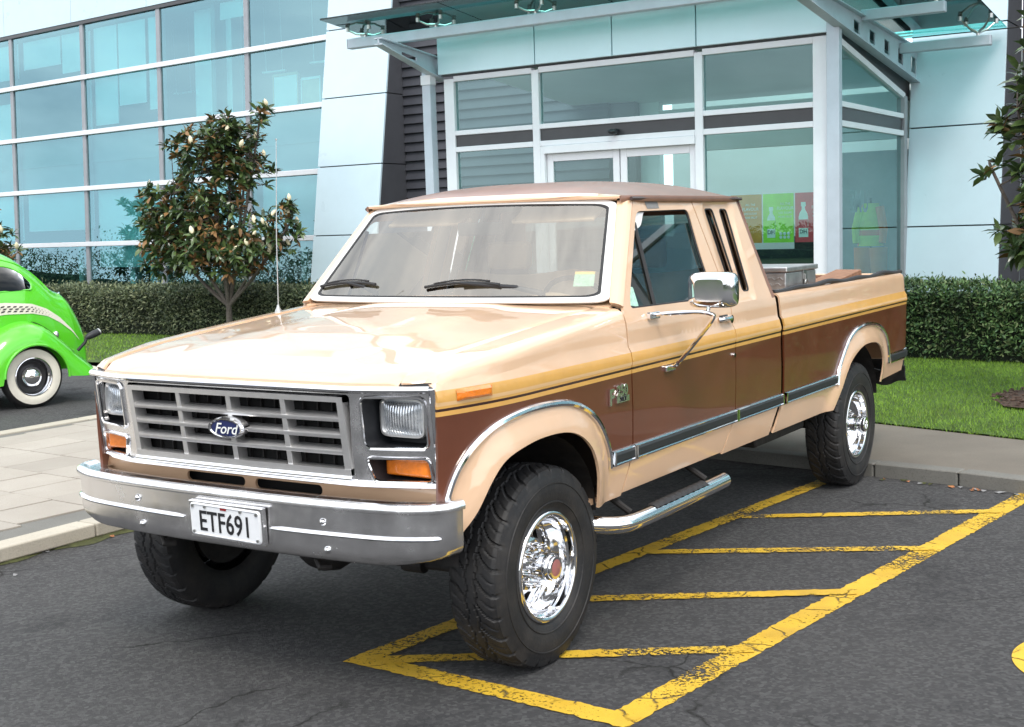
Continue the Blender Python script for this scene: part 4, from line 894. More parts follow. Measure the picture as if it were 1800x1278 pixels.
    # A pillar strip between windscreen and door
    WSs = lambda v: Vector((lerp(.872, .722, v), lerp(1.345, 1.722, v), lerp(1.418, 1.866, v)))
    DFs = lambda v: Vector((lerp(.927, .775, v), lerp(1.372, 1.772, v), lerp(1.398, 1.864, v)))
    m = MB(); m.grid(lambda u, v: WSs(v).lerp(DFs(v), u)+Vector((.012, -.012, .004))*math.sin(PI*u)-Vector((0, 0, 0)), 6, 12); f(m).build('windscreen_pillar', 'paint_tan', trk, solid=.03)
    # inner wheel houses and rocker inner
    for yc, r0 in ((.575, .50), (4.57, .50)):
        m = MB(); m.grid(lambda u, v: (lerp(.925, .50, v), yc-r0*math.cos(PI*u)*1.02, .55+.40*math.sin(PI*u)), 18, 3); m.add([(.50, yc-r0*math.cos(PI*k/18)*1.02, .55+.40*math.sin(PI*k/18)) for k in range(19)], [tuple(range(19))]); f(m).build('wheel_housing', 'dark_metal', trk)
    m = MB(); m.b2((.80, 1.05, .575), (.915, 3.10, .60)); m.b2((.80, 3.15, .575), (.915, 4.06, .60)); f(m).build('sill_underside', 'paint_tan' if s > 0 else 'paint_tan', trk)
    # chromed step tube with rubber tread
    m = MB(); m.tube(crom([(.80, 1.02, .50), (.93, 1.07, .49), (1.0, 1.16, .478), (1.02, 1.30, .474), (1.022, 1.6, .474), (1.022, 2.0, .476), (1.022, 2.22, .478)], 5), .038, 16); st = f(m).build('side_step', 'chrome', trk, angle=60)
    m = MB(); m.grid(lambda u, v: (1.022+.040*math.cos(lerp(.65, 2.5, v)), lerp(1.42, 1.98, u), .476+.005+(.040+.003*math.sin(u*60))*math.sin(lerp(.65, 2.5, v))*min(1, .80+6*min(u, 1-u))), 60, 8); f(m).build('step_tread', 'black_rubber', st)
    for ys in (2.1, 1.3): m = MB(); m.tube([(.98, ys, .50), (.86, ys, .57)], .016, 8); f(m).build('step_bracket', 'dark_metal', st)
    # tail lamp, mud flap
    m = MB(); m.b2((.875, 5.715, .86), (.925, 5.737, 1.26)); f(m).build('tail_lamp', 'red_lens', trk, bevel=.01)
    m = MB(); m.grid(lambda u, v: (lerp(.66, .95, u), 5.16+.06*v+.015*math.sin(u*9), lerp(.62, .33, v)), 8, 6); 
    # bed: inner wall, floor handled below; rubber rail cap
    m = MB(); m.tube([(.905, y, 1.358+.004*math.sin(y*5)+.006*math.sin(y*11)) for y in np.linspace(3.19, 5.70, 50)], .022, 8, sq=.7); f(m).build('rail_cap', 'black_rubber', bd)
    m = MB(); m.b2((.855, 3.18, .93), (.862, 5.70, 1.345)); f(m).build('bed_inner_wall', 'rust_bed', bd)
# sticker and tape on the visible door
vis = [o for o in trk.children if o.name.startswith('door') and not o.name.startswith('door_jamb')][0]
m = MB(); G2 = lambda a, b: (lean(b)-.017, a, b)
m.cdt(rpoly([(1.448, 1.40), (1.545, 1.385), (1.545, 1.475), (1.48, 1.478)], .008, 2), G2, .5, inner=False); m.build('window_sticker', 'sticker_green', vis, smooth=False)
m = MB(); m.cdt([(1.895, 1.826), (2.025, 1.828), (2.025, 1.876), (1.885, 1.876)], lambda a, b: (lean(b)+.0025, a, b), .05); m.build('tape_patch', 'tape_grey', vis)
m = MB(); m.cdt(crom([(1.70, 1.728), (1.75, 1.80), (1.79, 1.826), (1.90, 1.826), (1.86, 1.80), (1.81, 1.755), (1.76, 1.735)], 4, True), lambda a, b: (lean(b)-.012, a, b), .05, inner=False); m.build('rain_visor', 'white_plastic', vis, smooth=False)

# ---------- hood
def hood_pt(u, v):
    y = .0+v*1.325; hw = .801+.4*taper(y); r0 = lerp(.46, .38, v); k = u*2-1
    ak = itp(abs(k), [(0, 0), (.5, r0-.03), (.5625, r0), (.625, r0+.022), (.6875, r0+.045), (.9375, hw-.035), (1, hw)]); x = math.copysign(ak, k); ax = ak/hw
    z = ztop(y)+.004+.024*min(1, y/.45)*(1-ax**2.2); fade = min(1, y/.25)
    q_ = (ak-r0)/.11; z += .0075*fade*(.5-.5*math.tanh(q_*1.6))
    z -= .010*max(0, (ax-.956)/.044)**2
    return (x, y+bow(x)*1.0*max(0, 1-y/.5)**1.5, z)
m = MB(); m.grid(hood_pt, 64, 44)
m.grid(lambda u, v: (lambda p: (p[0], p[1]-.002+.006*v, p[2]-.001-.026*v))(hood_pt(u, 0)), 64, 2, flip=True)
hood = m.build('hood', 'paint_tan', trk, angle=40, solid=.008)
m = MB(); m.grid(lambda u, v: (lerp(-.88, .88, u), bow(lerp(-.88, .88, u))+.012, lerp(1.19, 1.222, v)), 40, 1); m.build('hood_seal', 'black_rubber', trk)
for s in (1, -1):
    m = MB(); m.grid(lambda u, v: (lambda y: (s*lerp(.775, .845, v)*(1+.4*taper(y)), y+bow(.81)*max(0, 1-y/.5)**1.5+.004, ztop(y)-.018))(lerp(.005, 1.33, u)), 40, 1); m.build('hood_gap_shade', 'void', trk)  # black strip added below the hood gap, stands in for its shade
# cowl with vent slats
def cowl(u, v):
    x = lerp(-.875, .875, u); y = 1.335+v*.10; return (x, y-.055*(1-(x/.875)**2)*v, 1.400+.026*(1-(x/.87)**2)+.018*v)
m = MB(); m.grid(cowl, 32, 4); m.build('cowl', 'paint_tan', trk, solid=.01)
m = MB()
for k in range(26):
    x = .16+k*.021; c_ = Vector(cowl((x+.875)/1.75, .5)); m.box(c_+Vector((0, -.004, .0022)), (.008, .05, .003))
m.build('cowl_vent', 'void', trk)
# windscreen: glass, white trim, black seal
def ws(u, v, off=0.):
    u = u*2-1; hx = lerp(.872, .722, v); b = lerp(.115, .085, v)
    return (u*hx*(1-.0*off), lerp(1.345, 1.722, v)-b*(1-abs(u)**2.3)-off*.75, lerp(1.418, 1.866, v)+off*.65+.018*v*(1-u*u))
def wsin(u, v): return ws(lerp(.045, .955, u), lerp(.075, .935, v))
m = MB(); m.grid(lambda u, v: ws(lerp(.026, .974, u), lerp(.050, .958, v)), 28, 14); m.build('windscreen', 'glass_windshield', trk, angle=80)
def loop2(a0, a1, b0, b1, r=.04, n=10, off=0.):
    o = []
    rect = rrect(a0, b0, a1, b1, r, 4); d = []
    for i in range(len(rect)):
        p, q = rect[i], rect[(i+1) % len(rect)]; k = max(1, int(math.dist(p, q)/.06)); d += [(lerp(p[0], q[0], j/k), lerp(p[1], q[1], j/k)) for j in range(k)]
    return [ws(a, b, off) for a, b in d]
def trimring(inner, outer, mat, name, off=.004):
    m = MB(); A = loop2(*inner, off=off); B = loop2(*outer, off=off); N = min(len(A), len(B))
    m.cdt([(0, 0)]*0 or rrect(outer[0], outer[2], outer[1], outer[3], .045, 5), lambda a, b: ws(a, b, off), .04, holes=[rrect(inner[0], inner[2], inner[1], inner[3], .045, 5)]); return m.build(name, mat, trk, solid=.008, angle=50)
trimring((.022, .978, .045, .962), (.0, 1., .0, 1.0), 'white_plastic', 'windscreen_trim')
trimring((.031, .969, .064, .948), (.021, .979, .043, .964), 'black_rubber', 'windscreen_seal', .002)
m = MB(); c_ = [(.90, .16), (.955, .16), (.955, .30), (.90, .30)]; m.add([ws(a, b, -.006) for a, b in c_], [(0, 1, 2, 3)]); m.add([ws(a, b, -.005) for a, b in ((.90, .275), (.955, .275), (.955, .30), (.90, .30))], [(0, 1, 2, 3)], 1); m.build('windscreen_sticker', ['sticker_green', 'sticker_yellow'], trk, smooth=False)
# wipers
for px, arm_end in ((-.44, (.145, .17)), (.52, (.575, .165))):
    pu = (px+.875)/1.75; pv = Vector(cowl(pu, .35))+Vector((0, 0, .022)); e = Vector(ws(arm_end[0]+.0, arm_end[1], .02)); m = MB(); m.cyl(pv-Vector((0, 0, .02)), pv+Vector((0, 0, .018)), .017, 10)
    m.tube([pv+Vector((0, 0, .012)), pv.lerp(e, .3)+Vector((0, -.02, .022)), e], [.014, .011, .007], 8); wa = m.build('wiper_arm', 'black_plastic', trk)
    m = MB(); ctr = arm_end; m.tube([ws(ctr[0]+d*.12, ctr[1]+.012-.03*abs(d)**2+.012*d, .012) for d in np.linspace(-1, 1, 12)], .008, 6); m.tube([ws(ctr[0]+d*.09, ctr[1]+.03-.025*abs(d)**2+.012*d, .020) for d in np.linspace(-1, 1, 8)], .0045, 6); m.build('wiper_blade', 'black_rubber', wa)
# roof skin
def roof_pt(u, v):
    x_ = u*2-1; y = lerp(1.705, 3.07, v); hw = .782-.012*max(0, v-.85)/.15; t = v*2-1
    sh = (1-abs(t)**4.5) if t > 0 else (1-abs(t)**3.4)
    cr = max(0, 1-v*7)**2+.6*max(0, 1-(1-v)*9)**2; hw *= 1-.05*cr*abs(x_)**4
    z = 1.886+.100*(1-abs(x_)**3.4)*sh
    return (x_*hw, y-.085*(1-abs(x_)**2.3)*max(0, 1-v*4)+.0, z)
m = MB(); m.grid(roof_pt, 44, 40, mat=lambda u, v: 1 if v < .045 else 0)
m.grid(lambda u, v: (lambda p: (p[0]*(1+.004*math.sin(PI*v)), p[1], p[2]-.022*v))(roof_pt(1, u)), 40, 3, mat=0); m.grid(lambda u, v: (lambda p: (p[0]*(1+.004*math.sin(PI*v)), p[1], p[2]-.022*v))(roof_pt(0, u)), 40, 3, mat=0, flip=True)
m.build('roof', ['vinyl_brown', 'paint_tan'], trk, angle=50, solid=.01)
m = MB(); m.grid(lambda u, v: tuple(Vector(ws(u, 1.0, .002)).lerp(Vector(roof_pt(u, 0.)), v)+Vector((0, -.006, .004))*math.sin(PI*v)), 36, 4); m.build('roof_header', 'paint_tan', trk, solid=.008)
for s in (1, -1):
    m = MB(); m.tube([(s*.786, y, 1.874-.004*math.sin(y*2)) for y in np.linspace(1.74, 3.05, 24)], .009, 6); m.build('drip_rail', 'paint_dark', trk)
m = MB(); m.cdt([(-.775, 1.87), (.775, 1.87), (.93, 1.36), (.93, .66), (-.93, .66), (-.93, 1.36)], lambda a, b: (a, lerp(3.10, 3.035, max(0, (b-1.36)/.51)), b), .15, holes=[rrect(-.62, 1.42, .62, 1.80, .05)], mat=lambda a, b: 1 if b > 1.36 else 0); m.build('cab_back', ['paint_tan', 'vinyl_brown'], trk, solid=.012)
m = MB(); m.add([(-.62, 3.085, 1.42), (.62, 3.085, 1.42), (.62, 3.05, 1.80), (-.62, 3.05, 1.80)], [(0, 1, 2, 3)]); m.build('rear_window', 'glass_side', trk, smooth=False)
# antenna
m = MB(); m.tube([(-.865, 1.115, 1.375), (-.867, 1.13, 1.75), (-.87, 1.165, 2.22)], [.0035, .0026, .0018], 6); m.lathe([(0, .018), (.012, .016), (.025, .009), (.04, .005)], (-.865, 1.115, 1.372), 'Z', 14); m.lathe([(-.006, 0), (0, .006), (.006, 0)], (-.87, 1.165, 2.223), 'Z', 8); m.build('antenna', 'stainless', trk)

# ---------- cab interior
m = MB(); m.grid(lambda u, v: (lerp(-.80, .80, u), 1.40+.33*math.sin(v*PI/2), 1.315+.06*math.cos(v*PI/2)+.085*math.exp(-((lerp(-.8, .8, u)-.43)/.22)**2)*math.sin(PI*min(1, v*1.1))), 40, 12); m.b2((-.80, 1.42, 1.0), (.80, 1.70, 1.30)); m.build('dashboard', 'interior_tan', trk)
m = MB(); m.b2((-.80, 2.05, .80), (.80, 2.50, 1.08)); 
m.grid(lambda u, v: (lerp(-.78, .78, u), 2.46+.10*v-.05*math.sin(PI*v), lerp(1.02, 1.52, v)-.03*abs(math.sin(u*PI*2))), 40, 10); m.build('bench_seat', 'interior_tan', trk, bevel=.03)
for x in (-.42, .42):
    m = MB(); m.box((x, 2.56, 1.60), (.28, .08, .16)); m.build('headrest', 'interior_tan', trk, bevel=.03)
m = MB(); c_ = Vector((.43, 1.86, 1.33)); R_ = Matrix.Rotation(math.radians(-62), 3, 'X')
m.tube([c_+R_ @ Vector((.20*math.cos(a), .20*math.sin(a), 0)) for a in np.linspace(0, 2*PI, 33)[:-1]], .013, 8, closed=True)
for a in (.3, PI-.3): m.tube([c_+R_ @ Vector((.19*math.cos(a), .19*math.sin(a), 0)), c_+R_ @ Vector((0, 0, -.03))], .012, 6)
m.cyl(c_, c_+R_ @ Vector((0, 0, -.35)), .03, 10); m.build('steering_wheel', 'black_plastic', trk)
m = MB(); m.b2((-.86, 1.4, .60), (.86, 3.08, .66)); m.b2((-.84, 3.02, .66), (.84, 3.05, 1.36)); m.b2((-.86, 1.30, .60), (.86, 1.42, 1.20)); m.build('cab_floor', 'interior_dark', trk)
m = MB(); m.grid(lambda u, v: (lambda p: (p[0]*.97, p[1]+.02, p[2]-.04))(roof_pt(u, v)), 16, 16); m.build('headliner', 'interior_tan', trk)
m = MB(); m.box((.02, 1.62, 1.755), (.26, .025, .065)); m.cyl((.02, 1.63, 1.78), (.02, 1.66, 1.86), .008); m.build('rear_view_mirror', 'black_plastic', trk, bevel=.01)
for x in (-.38, .38):
    m = MB(); m.box((x, 1.76, 1.815), (.46, .15, .018), 0, Matrix.Rotation(.5, 3, 'X')); m.build('sun_visor', 'interior_tan', trk, bevel=.008)

# ---------- nose: chrome surround, grille, lamps
def nose_y(z): return lerp(0.036, -.002, (z-.84)/.372)
hlO = rrect(.628, .985, .862, 1.172, .026); tsO = rpoly([(.655, .862), (.866, .862), (.858, .950), (.630, .950)], .022)
mir2 = lambda P: [(-a, b) for a, b in reversed(P)]
grO = rpoly([(-.562, .866), (.562, .866), (.585, 1.18), (-.585, 1.18)], .02)
m = MB(); m.cdt(rpoly([(-.893, .842), (.893, .842), (.897, 1.212), (-.897, 1.212)], .022), lambda a, b: (a, nose_y(b)+bow(a), b), .05, holes=[hlO, mir2(hlO), tsO, mir2(tsO), grO])
sur = m.build('grille_surround', 'chrome_aged', trk, solid=.022, bevel=.004)
m = MB(); m.tube([(x, -.012+bow(x), 1.200) for x in np.linspace(-.885, .885, 40)], .016, 10, sq=.85); m.tube([(x, .030+bow(x), .852) for x in np.linspace(-.885, .885, 40)], .012, 8)
m.tube([(.886, lerp(.03, -.008, k), lerp(.852, 1.2, k)) for k in np.linspace(0, 1, 6)], .010, 8); m.tube([(-.886, lerp(.03, -.008, k), lerp(.852, 1.2, k)) for k in np.linspace(0, 1, 6)], .010, 8)
m.build('surround_bead', 'chrome', sur)
for P in (hlO, tsO):
    for mm in (P, mir2(P)):
        m = MB(); m.tube([(a, nose_y(b)+bow(a)-.005, b) for a, b in mm], .0065, 6, closed=True); m.build('lamp_rim', 'chrome', sur)
for s in (1, -1):
    for P, dep in ((hlO, .075), (tsO, .075)):
        Q = P if s > 0 else mir2(P); m = MB(); n_ = len(Q); cx_ = sum(p[0] for p in Q)/n_; cz_ = sum(p[1] for p in Q)/n_
        A = [(a, nose_y(b)+bow(a)+.003, b) for a, b in Q]; B_ = [(lerp(cx_, a, .96), dep, lerp(cz_, b, .94)) for a, b in Q]
        m.add(A+B_, [(i, i+n_, (i+1) % n_+n_, (i+1) % n_) for i in range(n_)]+[tuple(range(2*n_-1, n_-1, -1)) if s > 0 else tuple(range(2*n_-1, n_-1, -1))]); m.build('lamp_recess', 'black_plastic', sur)
    # headlight: dome lens in a grey ring
    hx, hz, hy = s*.742, 1.090, .012
    def sq(u, rx, rz, e=.32):
        ca, sa = math.cos(2*PI*u), math.sin(2*PI*u); return rx*math.copysign(abs(ca)**e, ca), rz*math.copysign(abs(sa)**e, sa)
    def lens(u, v):
        x, z = sq(u, .090*v, .061*v); return (hx+x, hy-.018*(1-v**2.6), hz+z)
    m = MB(); m.grid(lens, 48, 8, cu=True); hl = m.build('headlight', 'headlight_glass', trk, angle=70)
    rg = [(.0895, .0605, .000), (.093, .064, -.008), (.099, .070, -.008), (.101, .072, .004), (.100, .071, .05)]
    m = MB(); m.grid(lambda u, v: (lambda r: (lambda q: (hx+q[0], hy+r[2], hz+q[1]))(sq(u, r[0], r[1])))(rg[int(round(v*4))]), 48, 4, cu=True); m.build('headlight_ring', 'argent', hl)
    # turn signal
    tx, tz = s*.750, .912
    def sig(u, v):
        ex = min(1, 9*min(u, 1-u)); ez = min(1, 6*min(v, 1-v)); return (tx+lerp(-.105, .103, u)*1., .030-.022*(1-(1-ex)**2)*(1-(1-ez)**2), tz+lerp(-.039, .038, v))
    m = MB(); m.grid(sig, 30, 14); m.b2((tx-.10, .032, tz-.036), (tx+.10, .072, tz+.036)); m.build('turn_signal', 'amber', trk, angle=60)
# grille insert: eggcrate of four columns and four rows, raked
def gy(z): return lerp(-.072, -.110, (z-.875)/.30)
def gbox(m, x0, x1, z0, z1, d0, d1):
    V = [(x, gy(z)+d-.012*(1-(x/.6)**2), z) for x in (x0, x1) for d in (d0, d1) for z in (z0, z1)]
    m.add(V, [(1, 0, 2, 3), (6, 4, 5, 7), (4, 0, 1, 5), (3, 2, 6, 7), (2, 0, 4, 6), (5, 1, 3, 7)][::1])
fr_ = MB(); gx0, gx1, gz0, gz1 = -.566, .566, .878, 1.172
nx = 14
for a, b in zip(np.linspace(gx0, gx1, nx)[:-1], np.linspace(gx0, gx1, nx)[1:]): gbox(fr_, a, b, gz1-.020, gz1, -.002, .055); gbox(fr_, a, b, gz0, gz0+.026, -.004, .055)
gbox(fr_, gx0, gx0+.028, gz0, gz1, -.002, .055); gbox(fr_, gx1-.028, gx1, gz0, gz1, -.002, .055)
gri = fr_.build('grille', 'argent', trk, angle=30)
m = MB()
cw = (gx1-gx0-.056); rows = 4
for k in range(1, rows):
    zc = lerp(gz0+.026, gz1-.020, k/rows)
    for a, b in zip(np.linspace(gx0+.028, gx1-.028, nx)[:-1], np.linspace(gx0+.028, gx1-.028, nx)[1:]):
        m2 = m
        V = [(x, gy(zc)-.012*(1-(x/.6)**2)+d, z) for x in (a, b) for d, z in ((0.004, zc-.011), (0.0, zc-.002), (.0, zc+.004), (.01, zc+.010), (.055, zc+.016), (.055, zc-.017))]
        m2.add(V, [(i, (i+1) % 6, (i+1) % 6+6, i+6) for i in range(6)])
    m.build('grille_bar', 'argent', gri, angle=30); m = MB()
for k in range(1, 4):
    xc = lerp(gx0+.014, gx1-.014, k/4); m = MB(); gbox(m, xc-.012, xc+.012, gz0+.024, gz1-.018, .003, .056); m.build('grille_divider', 'argent', gri, bevel=.003)
m = MB(); m.b2((-.60, .005, .85), (.60, .015, 1.20)); m.b2((-.60, -.085, 1.182), (.60, .0, 1.19)); m.build('radiator_screen', 'void', trk)
m = MB()
for x in np.linspace(-.5, .5, 15): m.b2((x-.003, -.01, .89), (x+.003, .002, 1.16))
m.build('radiator_fin', 'dark_metal', trk)
# lower chrome lip of the grille
m = MB(); m.tube([(x, -.070-.012*(1-(x/.6)**2), .868) for x in np.linspace(-.57, .57, 20)], .013, 10, sq=1.1); m.build('grille_lip', 'chrome', gri)
# oval emblem with script
ec = Vector((.0, -.132, 1.030))
m = MB(); RX = Matrix.Rotation(math.radians(7), 3, 'X')
def ov(rx, rz, y): return lambda u, v: ec+RX @ Vector((rx*v*math.cos(2*PI*u), y, rz*v*math.sin(2*PI*u)))
m.grid(lambda u, v: ec+RX @ Vector((lerp(.072, .092, v)*math.cos(2*PI*u), (.006 if v > .9 else -.006 if v > .3 else -.001), lerp(.029, .042, v)*math.sin(2*PI*u))), 48, 4, 0, cu=True); m.grid(lambda u, v: ec+RX @ Vector((.092*math.cos(2*PI*u), .006+.03*v, .042*math.sin(2*PI*u))), 48, 1, 0, cu=True)
m.grid(ov(.080, .034, -.001), 48, 3, 1, cu=True)
m.text('Ford', .060, Matrix.Translation(ec+Vector((0.0, -.004, -.003))) @ RX.to_4x4() @ Matrix.Rotation(PI/2, 4, 'X'), 2, .0006, .45, .0004, sx=1.02)
m.build('emblem', ['chrome', 'blue_enamel', 'print_white'], gri, angle=50)
m = MB(); m.b2((ec.x-.05, ec.y+.02, ec.z-.02), (ec.x+.05, ec.y+.06, ec.z+.02)); m.build('emblem_mount', 'argent', gri)
# tan valance under the grille with two slots
sl = [rrect(-.405, .768, -.075, .806, .018), rrect(-.02, .766, .325, .805, .018)]
m = MB(); m.cdt([(-.925, .62), (.925, .62), (.915, .845), (-.915, .845)], lambda a, b: (a, .052-.02*(1-(a/.92)**2), b), .06, holes=sl, mat=lambda a, b: 1 if b < .75 else 0, lines=[[(-.95, .75), (.95, .75)]]); m.build('front_valance', ['paint_tan', 'dark_metal'], trk, solid=.012)
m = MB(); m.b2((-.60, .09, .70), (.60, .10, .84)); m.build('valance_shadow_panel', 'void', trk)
m = MB(); m.grid(lambda u, v: (lerp(-.5, .8, u), .030-.02*(1-(lerp(-.5, .8, u)/.92)**2), .838+.004*math.sin(u*40)-.010*v), 60, 1); m.build('rust_edge', 'rust_bed', trk)
# ---------- front bumper (swept section)
BPT = crom([(-.985, .03), (-.976, -.02), (-.955, -.066), (-.90, -.108), (-.76, -.155), (-.5, -.178), (-.25, -.185), (0, -.186), (.25, -.185), (.5, -.178), (.76, -.155), (.90, -.108), (.955, -.066), (.976, -.02), (.985, .03)], 5)
SEC = [(-.12, .792), (-.075, .800), (-.045, .793), (-.030, .803), (-.012, .806), (.0, .799), (.006, .786), (.004, .773), (-.008, .768), (-.010, .720), (-.010, .625), (-.016, .596), (-.030, .578), (-.055, .572), (-.10, .585)]
def bump(i, k):
    p = Vector((*BPT[i], 0)); t = Vector((*BPT[min(i+1, len(BPT)-1)], 0))-Vector((*BPT[max(i-1, 0)], 0)); t.normalize(); n = Vector((t.y, -t.x, 0)); d, z = SEC[k]
    ax = abs(p.x); z_ = z+(max(0, ax-.72)/.28)**1.5*.030*max(0, (.69-z)/.1) if z < .69 else z
    return p+n*d+Vector((0, 0, z_+.004*(ax/.9)**2))
NB, NS = len(BPT), len(SEC)
m = MB(); m.grid(lambda u, v: bump(int(round(u*(NB-1))), int(round(v*(NS-1)))), NB-1, NS-1, flip=True)
bum = m.build('front_bumper', 'chrome_aged', trk, angle=55, solid=.006)
for x0, x1 in ((-.962, -.20), (.235, .955)):
    pts = []
    for i in range(NB):
        if x0 <= BPT[i][0] <= x1: pts.append(bump(i, 9)*.55+bump(i, 10)*.45+Vector((0, -.004, 0)))
    # straighten height
    pts = [Vector((p.x, p.y, .675+.01*abs(p.x))) for p in pts]; m = MB(); m.tube(pts, [.004]+[.0085]*(len(pts)-2)+[.004], 8); m.build('bumper_rib', 'chrome', bum)
for x, z in ((-.47, .727), (-.45, .624), (.50, .724), (.515, .622)):
    y = itp(x, [(p[0], p[1]) for p in BPT])+.010; m = MB(); m.lathe([(-.014, .0), (-.012, .008), (-.006, .013), (.004, .015)], (x, y, z), 'Y', 14); m.build('bumper_bolt', 'chrome', bum)
# number plate
m = MB(); px, pz, py = .045, .682, -.205; RP = Matrix.Translation((px, py, pz)) @ Matrix.Rotation(math.radians(3.), 4, 'X') @ Matrix.Rotation(math.radians(1.0), 4, 'Y') @ Matrix.Rotation(PI/2, 4, 'X')
m.prism(rrect(-.18, -.0625, .18, .0625, .012), lambda a, b: RP @ Vector((a, b, 0)), (0, .004, 0), 0)
m.text('ETF691', .112, RP @ Matrix.Translation((.0, -.008, .0015)), 1, .0008, 0, .0010, sx=.80)
m.tube([RP @ Vector((a, b, .001)) for a, b in rrect(-.176, -.0585, .176, .0585, .010)], .0028, 6, 0, closed=True)
for a, b in ((-.10, .052), (.085, .052), (-.165, -.05), (.165, -.05), (-.165, .05), (.165, .05)): m.cyl(RP @ Vector((a, b, 0)), RP @ Vector((a, b, .006)), .006, 8, 2)
m.prism([(-.02, .047), (.012, .047), (.012, .057), (-.02, .057)], lambda a, b: RP @ Vector((a, b, .002)), (0, -.0005, 0), 3)
m.build('number_plate', ['plate_white', 'plate_black', 'stainless', 'red_lens'], bum, angle=30)
m = MB(); m.box((px, py+.014, pz), (.384, .022, .146), 0, Matrix.Rotation(math.radians(3), 3, 'X')); m.build('plate_holder', 'chrome_aged', bum, bevel=.004)

# ---------- wheels: chrome steel rim with windows, dog-dish hub and chunky tyre (local: axis X, outside +X, lip at x=0)
RT, RR = .409, .2265
prof_in = [(-.005, .2035), (-.03, .2030), (-.036, .196), (-.075, .192), (-.085, .183), (-.112, .178), (-.120, .172)]
prof_lip = [(-.004, .2035), (.0, .2075), (.003, .214), (.001, .2215), (-.006, .2265), (-.016, .2275)]
rim = MB(); rim.lathe(prof_in[::-1], n=64); rim.lathe(prof_lip, n=64)
holes = []
for k in range(8):
    a = 2*PI*k/8+.2; da0, da1 = .20, .27
    holes.append([(r*math.cos(a+t), r*math.sin(a+t)) for r, t in ((.108, -.13), (.108, .13), (.130, .19), (.150, .21), (.150, .0), (.150, -.21), (.130, -.19))])
circ = lambda r, n: [(r*math.cos(2*PI*i/n), r*math.sin(2*PI*i/n)) for i in range(n)]
rim.cdt(circ(.172, 64), lambda a, b: (lambda r: (-.120+.030*max(0, (r-.14)/.032)**2*0+.05*max(0, 1-abs(r-.095)/.085)**1.3, a, b))(math.hypot(a, b)), .022, holes=holes+[circ(.052, 28)])
for k in range(8):
    a = 2*PI*k/8+.2+PI/8; rim.lathe([(-.085, .012), (-.055, .012), (-.045, .009), (-.04, 0)], (0, .083*math.cos(a), .083*math.sin(a)), 'X', 10)
for k in range(24):
    a = 2*PI*k/24; rim.lathe([(-.118, .004), (-.110, .004), (-.107, 0)], (0, .163*math.cos(a), .163*math.sin(a)), 'X', 6)
def tyre_mesh():
    m = MB(); W = .240; hw = W/2; cx = -hw+.012
    # carcass section: sidewall outside -> tread -> sidewall inside  (x offset from centre, radius)
    prof = [(.096, .2235), (.105, .235), (.115, .26), (.1215, .295), (.1225, .32), (.120, .345), (.1150, .362), (.114, .3645), (.1115, .374), (.1095, .382)]
    nt_ = 30; tread = [(lerp(.1055, -.1055, k/nt_), .0) for k in range(nt_+1)]
    full = prof+tread+[(-x, r) for x, r in prof[::-1]]
    NU = 900
    th = np.arange(NU)/NU*2*PI; V = []; n1 = len(prof)
    for j, (x, r) in enumerate(full):
        if n1 <= j < n1+nt_+1:
            wv = x/.1055; crown = RT-.010*abs(wv)**2.6-(.006 if abs(wv) > .93 else 0)
            ph = th/(2*PI)
            # curved lateral grooves swooping from the centre to each shoulder
            sgn = 1 if wv > 0 else -1; aw = abs(wv)
            q = np.mod(ph*26*sgn+1.15*(1-aw)**2+(.5 if sgn > 0 else 0), 1)
            lat = (np.abs(q-.5) < .055+.03*aw) & (aw > .20)
            q2 = np.mod(ph*26*sgn+1.15*(1-aw)**2+(.0 if sgn > 0 else .5), 1); sipe = (np.abs(q2-.5) < .035) & (.45 < aw < .92)
            circ_ = np.abs(aw-(.20+.045*np.sin(ph*26*2*PI+(1.6 if sgn > 0 else 0)))) < .035
            dep = np.where(lat | circ_, .0095, np.where(sipe, .0045, 0.))
            rr = crown-dep
        elif r > .36:
            ph = th/(2*PI); sgn = 1 if x > 0 else -1; q = np.mod(ph*26*sgn+(.5 if sgn > 0 else 0), 1); rr = r-np.where(np.abs(q-.5) < .07, .0030*(r-.36)/.018, 0)
        else: rr = np.full(NU, r)
        V.append(np.c_[np.full(NU, cx+x), rr*np.cos(th), rr*np.sin(th)])
    V = np.concatenate(V); F = []
    for j in range(len(full)-1):
        a = j*NU; i = np.arange(NU); k = (i+1) % NU; F.append(np.c_[a+i, a+NU+i, a+NU+k, a+k])
    F = np.concatenate(F)
    m.v = [tuple(p) for p in V.tolist()]; m.f = [tuple(q) for q in F.tolist()]; m.m = [0]*len(m.f)
    # raised rings on the outer sidewall
    for r_, h in ((.262, .0035), (.338, .003)):
        xo = cx+(.1155 if r_ < .3 else .1210); m.lathe([(xo-.003, r_-.005), (xo+h, r_-.002), (xo+h, r_+.002), (xo-.003, r_+.005)], n=72)
    return m
TY = tyre_mesh(); WH = {}
